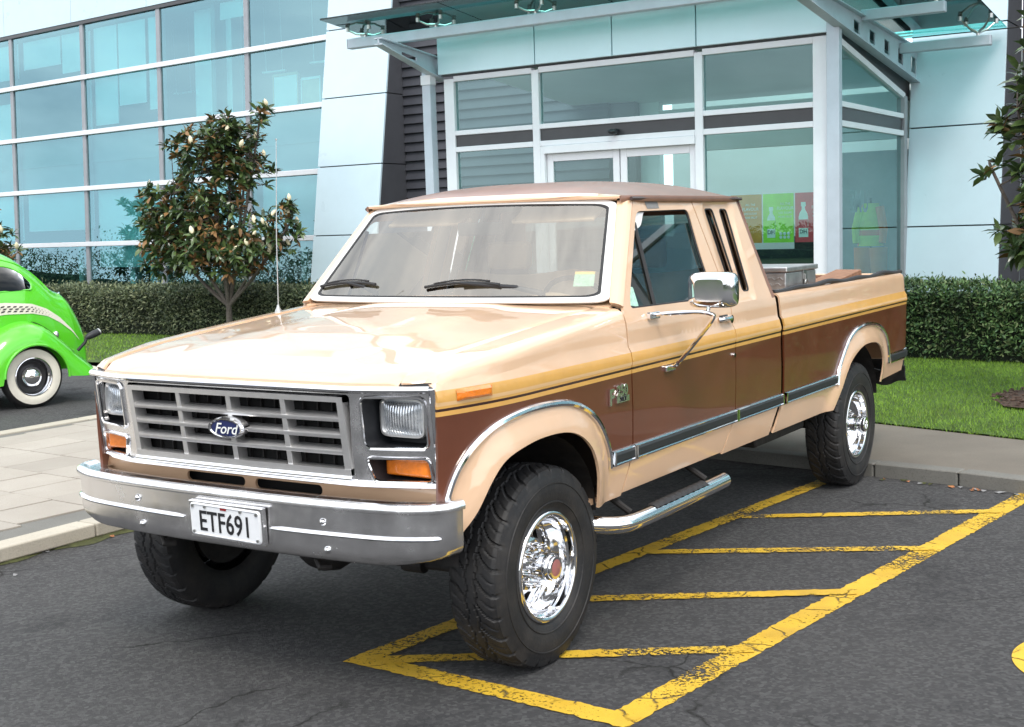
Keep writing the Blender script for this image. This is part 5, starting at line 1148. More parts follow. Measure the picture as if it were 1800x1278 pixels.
def wheel(x, y, s, front):
    mtx = Matrix.Translation((s*x, y, RT-.004)) @ (Matrix.Rotation(0 if s > 0 else PI, 4, 'Z')) @ Matrix.Rotation(random.random()*6, 4, 'X')
    if 'rim' not in WH:
        WH['rim'] = rim.build('wheel', 'chrome', None, angle=40).data; WH['o'] = bpy.data.objects['wheel']; o = WH['o']
        ty = TY.build('tyre', 'tyre_rubber', None, angle=50); WH['ty'] = ty.data
        mm = MB(); mm.lathe([(-.19, .0), (-.19, .19), (-.13, .178), (-.13, .10), (-.13, 0)], n=40); WH['bk'] = mm.build('brake_drum', 'dark_metal', None).data
        mm = MB(); mm.lathe([(-.12, .058), (-.06, .058), (-.02, .057), (.008, .057), (.014, .053), (.014, .049), (.024, .049), (.030, .045), (.030, .034)], n=36); mm.lathe([(.0305, .034), (.032, .026), (.034, 0)], n=24, mat=1); WH['hf'] = mm.build('hub_cap', ['chrome', 'hub_red'], None, angle=40).data
        mm = MB(); mm.lathe([(-.12, .058), (-.06, .058), (-.055, .053), (.02, .053), (.055, .051), (.060, .046), (.060, .030), (.05, .028), (.05, 0)], n=36); WH['hr'] = mm.build('hub_cap', 'chrome', None, angle=40).data
        for k in ('tyre', 'brake_drum', 'hub_cap', 'hub_cap.001', 'wheel'): bpy.data.objects.remove(bpy.data.objects[k])
    def mk(n, data, par, mw=None):
        o = bpy.data.objects.new(n, data); COL.objects.link(o)
        if par is trk: attach(o, trk); o.matrix_basis = mw
        else: o.parent = par
        return o
    wo = mk('wheel', WH['rim'], trk, mtx); mk('tyre', WH['ty'], wo); mk('brake_drum', WH['bk'], wo); mk('hub_cap', WH['hf'] if front else WH['hr'], wo)
for y, fr in ((.673, True), (4.610, False)):
    for s in (1, -1): wheel(1.045 if (fr and s < 0) else .938, y, s, fr)

# ---------- chassis
m = MB()
for s in (1, -1): m.b2((s*.40-.04, .05, .52), (s*.40+.04, 5.65, .66))
for y in (.25, 1.5, 2.6, 3.6, 5.3): m.b2((-.40, y-.05, .54), (.40, y+.05, .62))
m.build('chassis_frame', 'dark_metal', trk)
for y, dx in ((.673, -.22), (4.61, 0)):
    m = MB(); m.cyl((-.80, y, .40), (.80, y, .40), .045, 14); m.grid(lambda u, v: (dx+.15*math.cos(2*PI*u)*math.sin(PI*v)*1.1, y+.14*math.cos(PI*v), .40+.15*math.sin(2*PI*u)*math.sin(PI*v)), 16, 10, cu=True); m.build('axle', 'dark_metal', trk)
m = MB(); m.cyl((.75, .45, .42), (-.70, .42, .40), .018, 10); m.cyl((.15, .40, .47), (.80, .52, .41), .016, 10); m.lathe([(-.05, 0), (-.05, .035), (.05, .035), (.05, 0)], (.45, .43, .42), 'X', 10); m.build('steering_link', 'dark_metal', trk)
m = MB(); m.b2((-.33, .40, .52), (.33, 1.6, .90)); m.b2((-.28, 1.6, .45), (.28, 2.6, .64)); m.b2((-.9, 2.75, .46), (-.5, 3.5, .64)); m.b2((.45, 3.2, .46), (.80, 4.0, .62)); m.cyl((0, 2.4, .50), (0, 4.6, .42), .04, 10); m.build('drivetrain', 'dark_metal', trk, bevel=.02)
m = MB(); m.cyl((.55, .25, .55), (.55, 4.9, .50), .03, 10); m.build('exhaust_pipe', 'dark_metal', trk)
for x in (.34, -.34):
    m = MB(); m.b2((x-.02, -.12, .57), (x+.02, .10, .63)); m.build('bumper_bracket', 'dark_metal', trk)
for x in (.40, -.42):
    m = MB(); m.tube([(x, -.02, .58), (x, -.10, .555), (x+.03, -.12, .535), (x+.05, -.08, .53)], .012, 8); m.build('tow_hook', 'dark_metal', trk)
# ---------- bed: floor, front wall, tailgate
m = MB(); m.b2((-.86, 3.18, .905), (.86, 5.69, .93)); m.build('bed_floor', 'rust_bed', trk)
m = MB(); m.b2((-.86, 3.175, .56), (.86, 3.20, 1.345)); m.build('bed_front_wall', 'paint_tan', trk)
m = MB(); m.b2((-.86, 5.672, .72), (.86, 5.712, 1.345)); m.build('tailgate', 'paint_tan', trk, bevel=.01)
m = MB(); m.b2((-.80, 5.664, .95), (.80, 5.671, 1.335)); m.build('tailgate_liner', 'rust_bed', trk)
m = MB(); m.b2((-.9, 5.75, .62), (.9, 5.86, .72)); m.b2((-.45, 5.62, .60), (-.38, 5.80, .70)); m.b2((.38, 5.62, .60), (.45, 5.80, .70)); m.build('rear_bumper', 'black_plastic', trk, bevel=.015)
for s in (1, -1):
    m = MB(); m.grid(lambda u, v: (s*lerp(.72, .955, u), 5.66+.05*v+.012*math.sin(u*8+v*4), lerp(.66, .55, v)-.02*math.sin(u*5)), 8, 6); m.build('rear_skirt', 'black_rubber', trk, solid=.012)
# timber and tool box lying in the bed
def timber(p, q, w_, h_, lab):
    p, q = Vector(p), Vector(q); d = (q-p); R_ = d.to_track_quat('Y', 'Z').to_matrix(); m = MB(); m.box((p+q)/2, (w_, d.length, h_), 0, R_); o = m.build('timber_plank', 'wood_old', bevel=.006); tag(o, lab, 'timber', 'old timber in the pickup bed'); return o
timber((.05, 3.95, .97), (.60, 5.5, 1.36), .22, .05, 'weathered brown plank propped up in the pickup bed')
timber((.45, 4.25, .97), (.20, 5.55, 1.33), .26, .04, 'shorter reddish plank crossing the propped plank in the bed')
tb = thing('tool_box', 'aluminium chequer plate tool box with hasp latch in the pickup bed', 'tool box', (.55, 3.95, .93))
bx0, bx1, by0, by1, bz0, bz1 = .30, .80, 3.69, 4.22, .935, 1.44
m = MB(); m.b2((bx0, by0, bz0), (bx1, by1, bz1)); m.build('box_body', 'aluminium_plate', tb, bevel=.008)
m = MB(); m.b2((bx0-.012, by0-.012, 1.442), (bx1+.012, by1+.012, 1.474)); m.build('lid', 'aluminium_plate', tb, bevel=.008)
m = MB()
for i in range(18):
    for j in range(7):
        x, z = bx0+.03+i*.026, 1.20+j*.034
        m.box((x+(.012 if j % 2 else 0), by0-.0015, z), (.021, .005, .006), 0, Matrix.Rotation(.75 if (i+j) % 2 else -.75, 3, 'Y'))
m.build('chequer_studs', 'aluminium_plate', tb)
m = MB(); m.box((bx1+.005, 4.0, 1.415), (.008, .06, .055)); m.box((bx1+.012, 4.0, 1.385), (.012, .028, .07)); m.tube([(bx1+.016, 4.0+.016*math.cos(a), 1.365+.022*math.sin(a)) for a in np.linspace(0, 2*PI, 14)[:-1]], .005, 6, closed=True); m.build('hasp', 'stainless', tb, bevel=.002)
m = MB(); m.tube(crom([(.52, 3.62, 1.47), (.53, 3.60, 1.53), (.50, 3.61, 1.57), (.54, 3.60, 1.62)], 5), [.02]*10+[.014]*6, 8); o = m.build('strap_end', 'print_white'); tag(o, 'small white crumpled strap standing up behind the cab', 'strap'); 
m = MB(); m.b2((.49, 3.585, .93), (.55, 3.635, 1.48)); m.build('strap_tail', 'print_white', o)
# ================================================================== GREEN COUPE  (axis points to its tail)
gc = thing('vintage_coupe', 'bright green 1930s style coupe with whitewall tyres parked beyond the footpath', 'car', (-8.3, 4.6, 0))
ca, sa = .205, .979; AX = Vector((ca, sa, 0)); LT = Vector((-sa, ca, 0)); OG = Vector((-8.0, 4.99, 0))
def GP(a, l, z): return OG+AX*a+LT*l+Vector((0, 0, z))
TOPP = [(-2.75, .80), (-2.6, .98), (-2.3, 1.04), (-1.75, 1.08), (-1.55, 1.14), (-1.32, 1.52), (-1.15, 1.66), (-.85, 1.73), (-.55, 1.735), (-.30, 1.69), (-.10, 1.60), (.10, 1.44), (.24, 1.30), (.34, 1.225), (.43, 1.18), (.52, 1.06), (.60, .88), (.655, .68), (.67, .52)]
tp = crom(TOPP, 5); tA = [p[0] for p in tp]; tZ = [p[1] for p in tp]
def hwid(a): return itp(a, [(-2.75, .16), (-2.5, .28), (-1.6, .50), (-1.3, .56), (-.6, .575), (-.1, .555), (.2, .50), (.45, .43), (.60, .36), (.67, .26)])
CL = .80; DA = .20
def body(u, v):
    k = u*(len(tp)-1); i = min(int(k), len(tp)-2); t = k-i; a = lerp(tA[i], tA[i+1], t); zt = lerp(tZ[i], tZ[i+1], t); zb = .36; W_ = hwid(a)
    an = PI*v; c, s_ = math.cos(an), math.sin(an); e = .62 if a > -1.4 else .8
    x = W_*math.copysign(abs(c)**e, c); zz = zb+(zt-zb)*abs(s_)**.55
    # tumblehome above belt
    if zz > 1.08: x *= 1-.22*((zz-1.08)/.65)**1.3
    return GP(a+DA, CL-x, zz)
m = MB(); m.grid(body, len(tp)-1, 40); gb = m.build('body', 'car_green', gc, angle=40)
m = MB(); m.b2((-.3, -.3, 0), (.3, .3, 0)); 
m = MB(); V = [GP(a, l, .36) for a, l in ((-2.6, .35), (.6, .35), (.6, 1.25), (-2.6, 1.25))]; m.add(V, [(0, 1, 2, 3)]); m.build('floor_pan', 'dark_metal', gc, smooth=False)
# rear fenders: inflated outline with wheel cut-out
FEN = crom([(-.62, .30), (-.60, .45), (-.52, .62), (-.40, .77), (-.22, .88), (.0, .925), (.20, .87), (.38, .73), (.56, .55), (.70, .43), (.745, .375), (.70, .315), (.60, .295), (.45, .305)], 5)+[(.395, .31)]
FEN += [(.355*math.cos(t)+.015, .325+.355*math.sin(t)) for t in np.linspace(.02, PI*.97, 22)]+[(-.36, .28), (-.45, .27)]
OUTL = FEN[:51]
def fenmap(sidel, inw):
    def f(a, z):
        d = polydist((a, z), OUTL, False); t = min(1, d/.24); q = 1-math.sqrt(max(0, 1-(1-t)**2)); return GP(a, sidel+inw*(.28*q-.02), z)
    return f
for sl_, inw in ((0.0, 1), (2*CL, -1)):
    m = MB(); m.cdt(FEN, fenmap(sl_, inw), .04, flip=(inw < 0)); fo = m.build('rear_fender', 'car_green', gc, angle=60, solid=.01)
    m = MB(); m.tube([GP(.355*math.cos(t)+.015, sl_-inw*.022, .325+.355*math.sin(t)) for t in np.linspace(-.05, PI*.98, 24)], .014, 8); m.build('fender_bead', 'car_green', fo)
    m = MB(); m.tube([GP(a, sl_+inw*.262, z) for a, z in OUTL[6:48]], .007, 6); m.build('fender_seam', 'void', fo)
    # front fender, simple pontoon with running board
    FF = crom([(-2.95, .42), (-2.9, .60), (-2.75, .76), (-2.5, .84), (-2.25, .80), (-2.0, .62), (-1.75, .42), (-1.6, .34)], 5)+[(-1.6, .30), (-2.1, .30)]+[(-2.45+.35*math.cos(t), .325+.35*math.sin(t)) for t in np.linspace(.05, PI*.95, 16)]+[(-2.85, .32)]
    OF = FF[:36]
    def ffm(a, z):
        d = polydist((a, z), OF, False); t = min(1, d/.22); q = 1-math.sqrt(max(0, 1-(1-t)**2)); return GP(a, sl_+inw*(.30*q-.01), z)
    m = MB(); m.cdt(FF, ffm, .06, flip=(inw < 0)); m.build('front_fender', 'car_green', gc, angle=60, solid=.01)
    m = MB(); V = [GP(a, sl_+inw*l, z) for a in (-1.65, -.55) for l in (.02, .35) for z in (.27, .32)]; m.add(V, [(0, 1, 3, 2), (4, 6, 7, 5), (0, 4, 5, 1), (2, 3, 7, 6), (0, 2, 6, 4), (1, 5, 7, 3)]); m.build('running_board', 'car_green', gc, bevel=.01)
    # white flame band with black chequers over the fender
    def bd2(t, k):   # t along, k across
        A_ = [(-1.2, 1.10, .92), (-.62, 1.125, .98), (-.30, 1.128, 1.005), (.0, 1.10, .995), (.18, 1.035, .955), (.34, .93, .87), (.48, .79, .765), (.58, .66, .655)]
        a = itp(t, [(i/7, A_[i][0]) for i in range(8)]); z1 = itp(t, [(i/7, A_[i][1]) for i in range(8)]); z0 = itp(t, [(i/7, A_[i][2]) for i in range(8)]); z = lerp(z0, z1, k); a -= .06
        W_ = hwid(a); zt = itp(a, list(zip(tA, tZ))); s_ = min(1, max(0, (z-.36)/(zt-.36)))**(1/.55); c = math.sqrt(max(0, 1-s_*s_)); x = W_*abs(c)**.62; 
        if z > 1.08: x *= 1-.22*((z-1.08)/.65)**1.3
        return GP(a+DA, CL-inw*(x+.006), z) if inw > 0 else GP(a+DA, CL+(x+.006), z)
    m = MB(); m.grid(lambda u, v: bd2(u, v), 60, 6, flip=(inw > 0)); fl = m.build('flame_band', 'whitewall', gc, angle=60)
    m = MB()
    for i in range(16):
        t = .13+i*.032; 
        for j in range(3):
            sh = (1-max(0, (i-7))/11); k0 = .18+.21*j; 
            q = [bd2(t+(.010 if j % 2 else 0)+dx, k0+dk*sh) for dx, dk in ((0, 0), (.014*sh+.004, .03), (.020*sh+.004, .15), (.006, .12))]
            m.add([p+(-LT if inw > 0 else LT)*.004 for p in q], [(0, 1, 2, 3)])
    m.build('chequer_print', 'plate_black', fl, smooth=False)
    # wheels
    for a_ in (0.01, -2.45):
        oc = GP(a_, sl_+inw*.06, .335)
        Rw = Matrix.Translation(oc) @ Matrix.Rotation(math.atan2(-LT.y*inw, -LT.x*inw), 4, 'Z')
        w_ = MB(); w_.lathe([(-.16, .20), (-.165, .27), (-.14, .32), (-.10, .335), (-.04, .335), (-.01, .315), (.004, .295)], n=48); w_.lathe([(.004, .295), (.010, .262), (.006, .225), (-.004, .205)], n=48, mat=1)
        w_.lathe([(-.004, .205), (-.03, .195)], n=48)
        ty = w_.moved(Rw).build('wheel', ['tyre_rubber', 'whitewall'], gc, angle=40)
        w_ = MB(); w_.lathe([(.004, .205), (.008, .198), (-.004, .190), (-.02, .182), (-.05, .172), (-.07, .160)], n=48); w_.moved(Rw).build('rim_ring', 'chrome', ty, angle=50)
        w_ = MB(); w_.lathe([(-.07, .160), (-.075, .13), (-.06, .10), (-.055, .0)], n=40); w_.moved(Rw).build('rim', 'plate_black', ty)
        w_ = MB(); w_.lathe([(-.06, .112), (-.045, .110), (-.02, .095), (.005, .062), (.016, .030), (.019, 0)], n=36); w_.moved(Rw).build('hub_cap', 'chrome', ty, angle=60)
    # rear quarter window
    def qg(a, z, off=.004):
        W_ = hwid(a); zt = itp(a, list(zip(tA, tZ))); s_ = min(1, max(0, (z-.36)/(zt-.36)))**(1/.55); c = math.sqrt(max(0, 1-s_*s_)); x = W_*abs(c)**.62*(1-.22*max(0, (z-1.08)/.65)**1.3)
        return GP(a+DA, CL-inw*(x+off), z)
    QW = rpoly([(-.62, 1.24), (-.02, 1.25), (.005, 1.32), (-.10, 1.44), (-.24, 1.51), (-.62, 1.53)], .07, 5)
    m = MB(); m.cdt(QW, lambda a, z: qg(a, z), .06, flip=(inw > 0)); m.build('quarter_window', 'glass_dark', gc, angle=70)
    m = MB(); m.tube([qg(a, z, .006) for a, z in QW], .009, 6, closed=True); m.build('window_trim', 'car_green', gc)
    m = MB(); m.cdt(rpoly([(-1.18, 1.22), (-.72, 1.24), (-.72, 1.54), (-1.05, 1.53)], .05, 4), lambda a, z: qg(a, z), .06, flip=(inw > 0)); m.build('door_window', 'glass_side', gc, angle=70)
    # swept crease over the roof side and tail lamp
    m = MB(); m.tube([qg(a, z, .0) for a, z in crom([(-1.1, 1.62), (-.5, 1.61), (-.2, 1.56), (.02, 1.46), (.16, 1.33), (.24, 1.22)], 5)], .010, 6); m.build('body_crease', 'car_green', gc)
    ll = .16 if inw > 0 else 2*CL-.16
    m = MB(); m.tube([GP(.58, ll+.02*inw, .56), GP(.66, ll, .64), GP(.69, ll, .70)], .018, 8); m.tube([GP(.67, ll, .685), GP(.70, ll, .70), GP(.77, ll, .725), GP(.83, ll, .745)], [.016, .034, .040, .036], 14); tl = m.build('tail_lamp', 'black_plastic', gc, angle=60)
    m = MB(); m.tube([GP(.828, ll, .744), GP(.84, ll, .749), GP(.853, ll, .753)], [.040, .040, .016], 14); m.build('lamp_rim', 'stainless', tl)
m = MB(); m.tube([GP(.58, CL-.25, 1.17), GP(.60, CL-.22, 1.185), GP(.63, CL-.17, 1.17)], .014, 8); m.tube([GP(.44, .72, .70), GP(.46, .66, .72)], .02, 8); m.build('boot_hinge', 'chrome', gc)
m = MB(); m.grid(lambda u, v: GP(.40, .30, .745)+AX*(.035*math.cos(2*PI*u)*math.sin(PI*v))+LT*(.03*math.sin(2*PI*u)*math.sin(PI*v))+Vector((0, 0, .04*math.cos(PI*v))), 14, 8, cu=True); m.build('filler_cap', 'chrome', gc)
m = MB(); m.tube(crom([GP(.70, .05, .33), GP(.78, .25, .33), GP(.80, CL, .33), GP(.78, 1.35, .33), GP(.70, 1.55, .33)], 6), .035, 10); m.build('rear_bumper', 'whitewall', gc)

# ================================================================== VEGETATION
def leaf_shape(n=3, w=.19):
    """unit leaf along +X, length 1, slightly folded and drooping: verts, quads/tris"""
    V = [(0, 0, 0), (.30, w*.9, .05), (.33, 0, .0), (.30, -w*.9, .05), (.66, w*.85, .01), (.70, 0, -.05), (.66, -w*.85, .01), (1, 0, -.14)]
    F = [(0, 2, 1), (0, 3, 2), (1, 2, 5, 4), (2, 3, 6, 5), (4, 5, 7), (5, 6, 7)]
    return np.array(V), F
LV, LF = leaf_shape()
def frames(d, roll):
    """rotation matrices with X along d"""
    d = d/np.linalg.norm(d, axis=1, keepdims=True); up = np.tile([0, 0, 1.], (len(d), 1)); y = np.cross(up, d); ny = np.linalg.norm(y, axis=1, keepdims=True); y = np.where(ny < 1e-4, [[0, 1, 0]], y/np.maximum(ny, 1e-6)); z = np.cross(d, y)
    c, s_ = np.cos(roll)[:, None], np.sin(roll)[:, None]; return np.stack([d, y*c+z*s_, z*c-y*s_], 2)
def leaf_mesh(name, pos, dirs, size, roll, mats, mi):
    R_ = frames(dirs, roll); n = len(pos); V = np.einsum('nij,kj->nki', R_, LV)*size[:, None, None]+pos[:, None, :]
    V = V.reshape(-1, 3); k = len(LV); me = bpy.data.meshes.new(name)
    tri = []
    for f in LF: tri += [f] if len(f) == 3 else [(f[0], f[1], f[2]), (f[0], f[2], f[3])]
    T = np.array(tri); F = (np.arange(n)[:, None, None]*k+T[None]).reshape(-1, 3); nf = len(F)
    me.vertices.add(len(V)); me.vertices.foreach_set('co', V.ravel()); me.loops.add(nf*3); me.loops.foreach_set('vertex_index', F.ravel()); me.polygons.add(nf); me.polygons.foreach_set('loop_start', np.arange(nf)*3)
    for q in mats: me.materials.append(M[q])
    me.polygons.foreach_set('material_index', np.repeat(mi, len(T))); me.polygons.foreach_set('use_smooth', np.ones(nf, bool)); me.update(calc_edges=True)
    o = bpy.data.objects.new(name, me); COL.objects.link(o); return o
LEAFDATA = {}
def single_leaf(mat):
    if mat not in LEAFDATA:
        me = bpy.data.meshes.new('leaf'); me.from_pydata(LV.tolist(), [], LF); me.materials.append(M[mat]); me.polygons.foreach_set('use_smooth', [True]*len(me.polygons)); LEAFDATA[mat] = me
    return LEAFDATA[mat]
CAMP = np.array([3.5246, -3.5785, 1.7554])
def magnolia(label, base, crown, trunk_top, leaf_len, n_ros, n_bud, seed, trunk_r=.055, spread=1.0, singles=300, prune=None):
    """crown: list of (cx, cy, cz, rx, ry, rz) lobes; limbs grow from the trunk to leaf rosettes"""
    rng = np.random.default_rng(seed); b = np.array(base); t_ = thing('magnolia_tree', label, 'tree', tuple(base), 'magnolia trees')
    tips = []
    vol = np.array([c[3]*c[4]*c[5] for c in crown]); cnts = np.maximum(3, (vol/vol.sum()*n_ros)).astype(int)
    for c, k in zip(crown, cnts):
        d = rng.normal(size=(k, 3)); d /= np.linalg.norm(d, axis=1, keepdims=True); r = (rng.random(k)**.45)[:, None]; tips.append(np.array(c[:3])+d*r*np.array(c[3:6]))
    tips = np.concatenate(tips); tips = tips[tips[:, 2] > b[2]+.35]
    if prune: tips = np.array([p for p in tips if not prune(p)])
    fork = np.array(trunk_top); m = MB()
    tr = [b, b*.6+fork*.4+rng.normal(0, .015, 3), fork]; m.tube([Vector(p) for p in crom(tr, 4)], list(np.linspace(trunk_r*1.25, trunk_r*.8, 9)), 12); m.build('trunk', 'bark', t_)
    # main limbs then twigs
    m = MB(); limbs = []
    for c in crown:
        c3 = np.array(c[:3]); mid = fork*.55+c3*.45+np.array([0, 0, -.10]); P = crom([fork-np.array([0, 0, .05]), mid, c3, c3+np.array([0, 0, c[5]*.5])], 5); m.tube([Vector(p) for p in P], list(np.linspace(trunk_r*.6, trunk_r*.14, len(P))), 8); limbs += [np.array(p) for p in P[3:]]
    Lb = np.array(limbs)
    for p in tips:
        dd = np.linalg.norm(Lb-p, axis=1)+.6*np.maximum(0, Lb[:, 2]-p[2]); q = Lb[int(dd.argmin())]; mid = (p+q)/2+np.array([0, 0, -.06*np.linalg.norm(p-q)])
        m.tube([Vector(q), Vector(mid), Vector(p)], [.010, .007, .004], 5, caps=False)
    m.build('branches', 'bark', t_)
    pos = []; dirs = []; size = []; roll = []; mi = []
    cen = np.array([np.average([c[0] for c in crown]), np.average([c[1] for c in crown]), np.average([c[2] for c in crown])-.2])
    for p in tips:
        ax = p-cen; ax /= np.linalg.norm(ax); ax = ax*.6+np.array([0, 0, .65]); ax /= np.linalg.norm(ax); k = rng.integers(8, 13); rust = rng.random() < .25
        ph0 = rng.random()*6
        e1 = np.cross(ax, [.3, .8, .1]); e1 /= np.linalg.norm(e1); e2 = np.cross(ax, e1)
        for i in range(k):
            ph = ph0+i*2.4; el = rng.uniform(-.25, .75) if i > 2 else rng.uniform(.7, 1.2); d = (e1*math.cos(ph)+e2*math.sin(ph))*math.cos(el)+ax*math.sin(el); d = d+np.array([0, 0, -.18])
            pos.append(p+rng.normal(0, .012, 3)-ax*.06*rng.random()); dirs.append(d); size.append(leaf_len*rng.uniform(.62, 1.12)); roll.append(rng.normal(0, .45))
            mi.append(2 if (rust and rng.random() < .6) or rng.random() < .06 else (0 if rng.random() < .55 else 1))
    pos, dirs, size, roll, mi = map(np.array, (pos, dirs, size, roll, mi))
    # the leaves that show largest stay single objects, the rest is one leaf mass
    key = np.linalg.norm(pos-CAMP, axis=1)/size; order = key.argsort(); ns = min(singles, len(order)); one, rest = order[:ns], order[ns:]
    R_ = frames(dirs[one], roll[one]); mats = ['leaf_green', 'leaf_dark', 'leaf_rust']
    for k, i in enumerate(one):
        o = bpy.data.objects.new('leaf', single_leaf(mats[mi[i]])); COL.objects.link(o); mt = Matrix(R_[k].tolist()).to_4x4() @ Matrix.Scale(float(size[i]), 4); mt.translation = Vector(pos[i]); attach(o, t_); o.matrix_basis = mt
    if len(rest):
        o = leaf_mesh('leaf_mass', pos[rest], dirs[rest], size[rest], roll[rest], mats, mi[rest]); attach(o, t_); o['kind'] = 'stuff'
    # cream buds
    outer = sorted(range(len(tips)), key=lambda i: np.linalg.norm(tips[i]-CAMP)-.25*rng.random())[:max(1, n_bud*4)]; rng.shuffle(outer); bm = None
    for i in outer[:n_bud]:
        if bm is None:
            mm = MB(); mm.lathe([(0, .012), (.025, .030), (.06, .036), (.095, .026), (.125, .006), (.13, 0)], n=10, axis='Z'); bo = mm.build('flower_bud', 'petal', t_, angle=80); bm = bo.data
        else: bo = bpy.data.objects.new('flower_bud', bm); COL.objects.link(bo); attach(bo, t_)
        p = tips[i]; bo.matrix_basis = Matrix.Translation(Vector(p)+Vector((0, -.02, .03))) @ Matrix.Rotation(rng.normal(0, .3), 4, 'X') @ Matrix.Rotation(rng.normal(0, .3), 4, 'Y') @ Matrix.Scale(leaf_len/.17*rng.uniform(.8, 1.1), 4)
    return t_
magnolia('rounded magnolia tree with cream buds between green coupe and white pillar', (-11.28, 11.1, .09),
         [(-11.35, 11.0, 3.02, .95, .6, .55), (-11.0, 11.05, 3.35, .55, .5, .38), (-12.25, 11.0, 2.15, .72, .6, .62), (-11.35, 11.0, 2.2, .6, .6, .45), (-12.2, 10.95, 1.55, .70, .6, .48), (-11.1, 10.9, 1.55, .95, .7, .46), (-10.3, 11.05, 1.78, .50, .4, .38), (-9.82, 11.05, 1.95, .30, .3, .34), (-10.75, 11.1, 2.75, .50, .5, .30), (-10.40, 11.1, 3.50, .26, .25, .34), (-12.75, 10.95, 2.0, .30, .3, .45)],
         (-11.26, 11.1, .70), .172, 760, 26, 11)
magnolia('magnolia crown at the left edge above the green coupe', (-18.35, 11.4, .09), [(-18.3, 11.4, 1.9, .95, .8, .5), (-18.2, 11.4, 1.45, 1.05, .8, .45), (-18.5, 11.4, 2.5, .7, .6, .5)], (-18.3, 11.4, .75), .21, 150, 8, 5, singles=60)
magnolia('large magnolia cut by the right edge of the frame', (1.72, 8.35, .10), [(1.66, 8.35, 2.1, .52, .6, .7), (1.58, 8.3, 1.55, .48, .6, .45), (1.62, 8.35, 2.95, .45, .5, .75), (1.02, 8.15, 2.12, .16, .18, .17), (1.22, 8.25, 2.55, .24, .28, .20), (1.25, 8.2, 1.55, .22, .25, .25), (1.95, 8.3, 1.2, .45, .5, .35), (1.55, 8.3, 1.15, .30, .4, .25)], (1.72, 8.35, .75), .19, 520, 20, 23, trunk_r=.045)

def hedge(name, label, p0, p1, depth, h, n, leaf, seed, hm=('hedge_a', 'hedge_b', 'hedge_c')):
    rng = np.random.default_rng(seed); t_ = thing(name, label, 'hedge', (p0[0], p0[1], .09), 'clipped hedges along the building'); p0, p1 = np.array(p0), np.array(p1); d = p1-p0; Ln = np.linalg.norm(d); d /= Ln; nr = np.array([-d[1], d[0]])
    m = MB(); c0 = p0+nr*.10; c1 = p1+nr*.10
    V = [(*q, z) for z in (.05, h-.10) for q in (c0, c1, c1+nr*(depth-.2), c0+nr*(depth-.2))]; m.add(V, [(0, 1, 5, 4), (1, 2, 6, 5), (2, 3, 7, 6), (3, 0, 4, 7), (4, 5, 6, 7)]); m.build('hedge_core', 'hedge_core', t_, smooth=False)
    # stems under the skirt
    m = MB()
    for k in range(int(Ln/.35)): q = p0+d*(k*.35+rng.uniform(0, .2))+nr*depth*rng.uniform(.2, .6); m.tube([(*q, .05), (q[0]+rng.normal(0, .04), q[1], .4)], .012, 5)
    m.build('stems', 'bark', t_)
    u = rng.random(n); face = rng.random(n); front = face < .62; lay = rng.random(n)**2*.14
    bulge = .035*np.sin(u*Ln*3.1)+.03*np.sin(u*Ln*7.3+1)
    z = np.where(front, .13+rng.random(n)**.8*(h-.15), h-lay*.8+.5*bulge+rng.exponential(.022, n)); off = np.where(front, lay+bulge*.8, rng.random(n)*depth)
    # rounded upper edge, tucked skirt
    off = off+np.where(front, .10*np.maximum(0, (z-h+.16)/.16)**2+.06*np.maximum(0, (.30-z)/.2), 0)
    z = z-np.where(front, 0, .10*np.maximum(0, 1-off/.15)**2)
    xy = p0+d*(u*Ln)[:, None]+nr*off[:, None]; pos = np.c_[xy, z]
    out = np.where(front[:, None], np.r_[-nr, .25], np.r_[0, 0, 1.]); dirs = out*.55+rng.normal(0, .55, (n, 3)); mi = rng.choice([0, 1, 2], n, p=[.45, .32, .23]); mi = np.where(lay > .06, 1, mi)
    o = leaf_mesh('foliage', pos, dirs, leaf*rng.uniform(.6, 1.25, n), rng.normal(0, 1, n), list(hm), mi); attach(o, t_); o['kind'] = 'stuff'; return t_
hedge('hedge', 'long clipped grey green hedge below the curtain wall behind the tree', (-20.5, 11.62), (-9.3, 11.50), .75, .90, 34000, .060, 31, ('hedge_d', 'hedge_e', 'hedge_f'))
hedge('hedge', 'dense dark green hedge on the right lawn below the white wall', (-.95, 11.42), (5.2, 10.35), .85, .93, 26000, .058, 32)

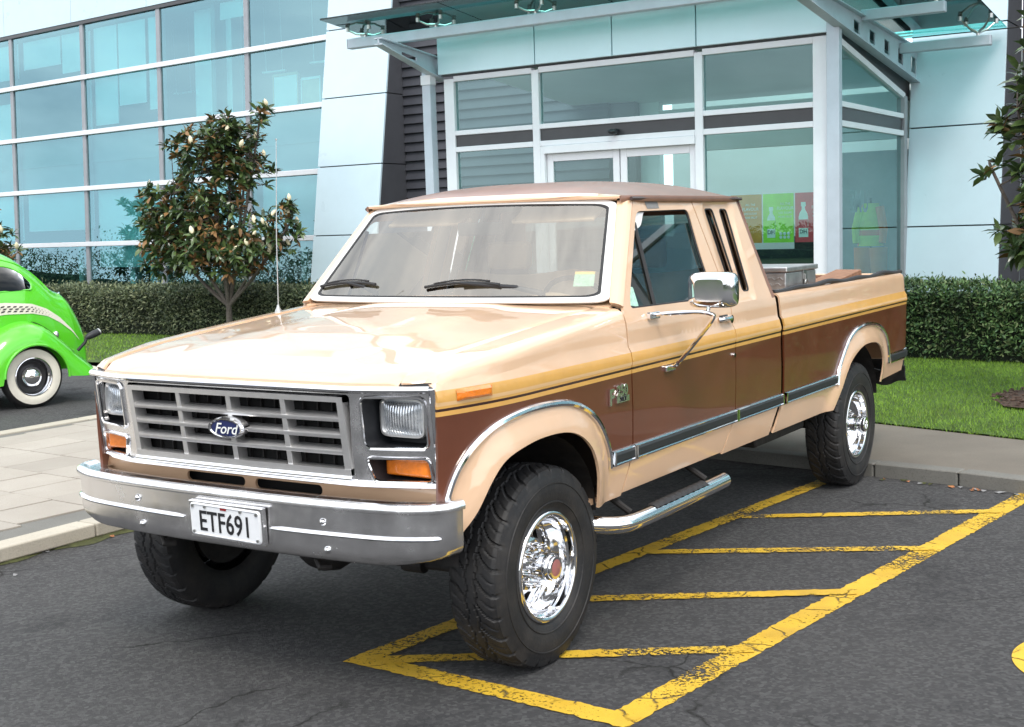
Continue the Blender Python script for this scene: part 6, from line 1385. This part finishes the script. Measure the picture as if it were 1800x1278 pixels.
# ================================================================== planting, verges and an added dark wall behind the viewer (seen in glass, paint and chrome)
def woods(name, label, pts, seed, h0, h1, n):
    rng = np.random.default_rng(seed); P = np.array(pts); k = rng.integers(0, len(P)-1, n); t = rng.random(n); q = P[k]*(1-t)[:, None]+P[k+1]*t[:, None]
    s_ = np.linalg.norm(q-P[0], axis=1); top = h0+(h1-h0)*(.5+.28*np.sin(s_*.31+seed)+.16*np.sin(s_*.83)+.10*np.sin(s_*1.9)); z = .2+top*rng.random(n)**.75
    pos = np.c_[q+rng.normal(0, 1.0, (n, 2)), z]; dirs = rng.normal(0, 1, (n, 3)); o = leaf_mesh(name, pos, dirs, rng.uniform(.12, .28, n), rng.normal(0, 1, n), ['far_leaf', 'hedge_b'], rng.integers(0, 2, n)); return struct(o, 'stuff', label)
woods('distant_treeline', 'row of dark green trees far to the left behind the viewer', [(-150, 30), (-115, 6), (-85, -14), (-60, -22), (-42, -26)], 3, 2.2, 6.0, 45000)
woods('distant_shrubs', 'low shrubs across the road behind the viewer', [(-42, -26), (-25, -30), (0, -33), (22, -30), (34, -14), (37, 6), (36, 26)], 5, .6, 1.7, 45000)
def core(name, label, pts, h):
    P = crom(pts, 12); m = MB(); n_ = len(P)-1
    m.grid(lambda u, v: (P[int(round(u*n_))][0], P[int(round(u*n_))][1], v*(h+.2*math.sin(u*61)+.15*math.sin(u*143+1)+2.2*max(0, 1-u*2.2))), n_, 3); return struct(m.build(name, 'hedge_core', smooth=False, solid=.5), 'stuff', label)
core('distant_dark_backing', 'unseen dark wall added along the treeline to darken glass reflections', [(-150, 28), (-115, 4), (-85, -16), (-60, -23), (-25, -31), (0, -34), (22, -31), (35, -14), (38, 6), (37, 26)], 1.3)  # unseen wall, added so the lower panes mirror something dark
sheet([(30, -40), (60, -40), (60, 40), (24, 40), (24, 12), (26, -8)], .05, 'verge_grass', 'lawn_base', 'grass verge right of the car park')
sheet([(-70, -20), (-70, -45), (40, -45), (30, -24), (0, -27), (-25, -24)], .05, 'verge_grass_far', 'lawn_base', 'grass verge behind the viewer')
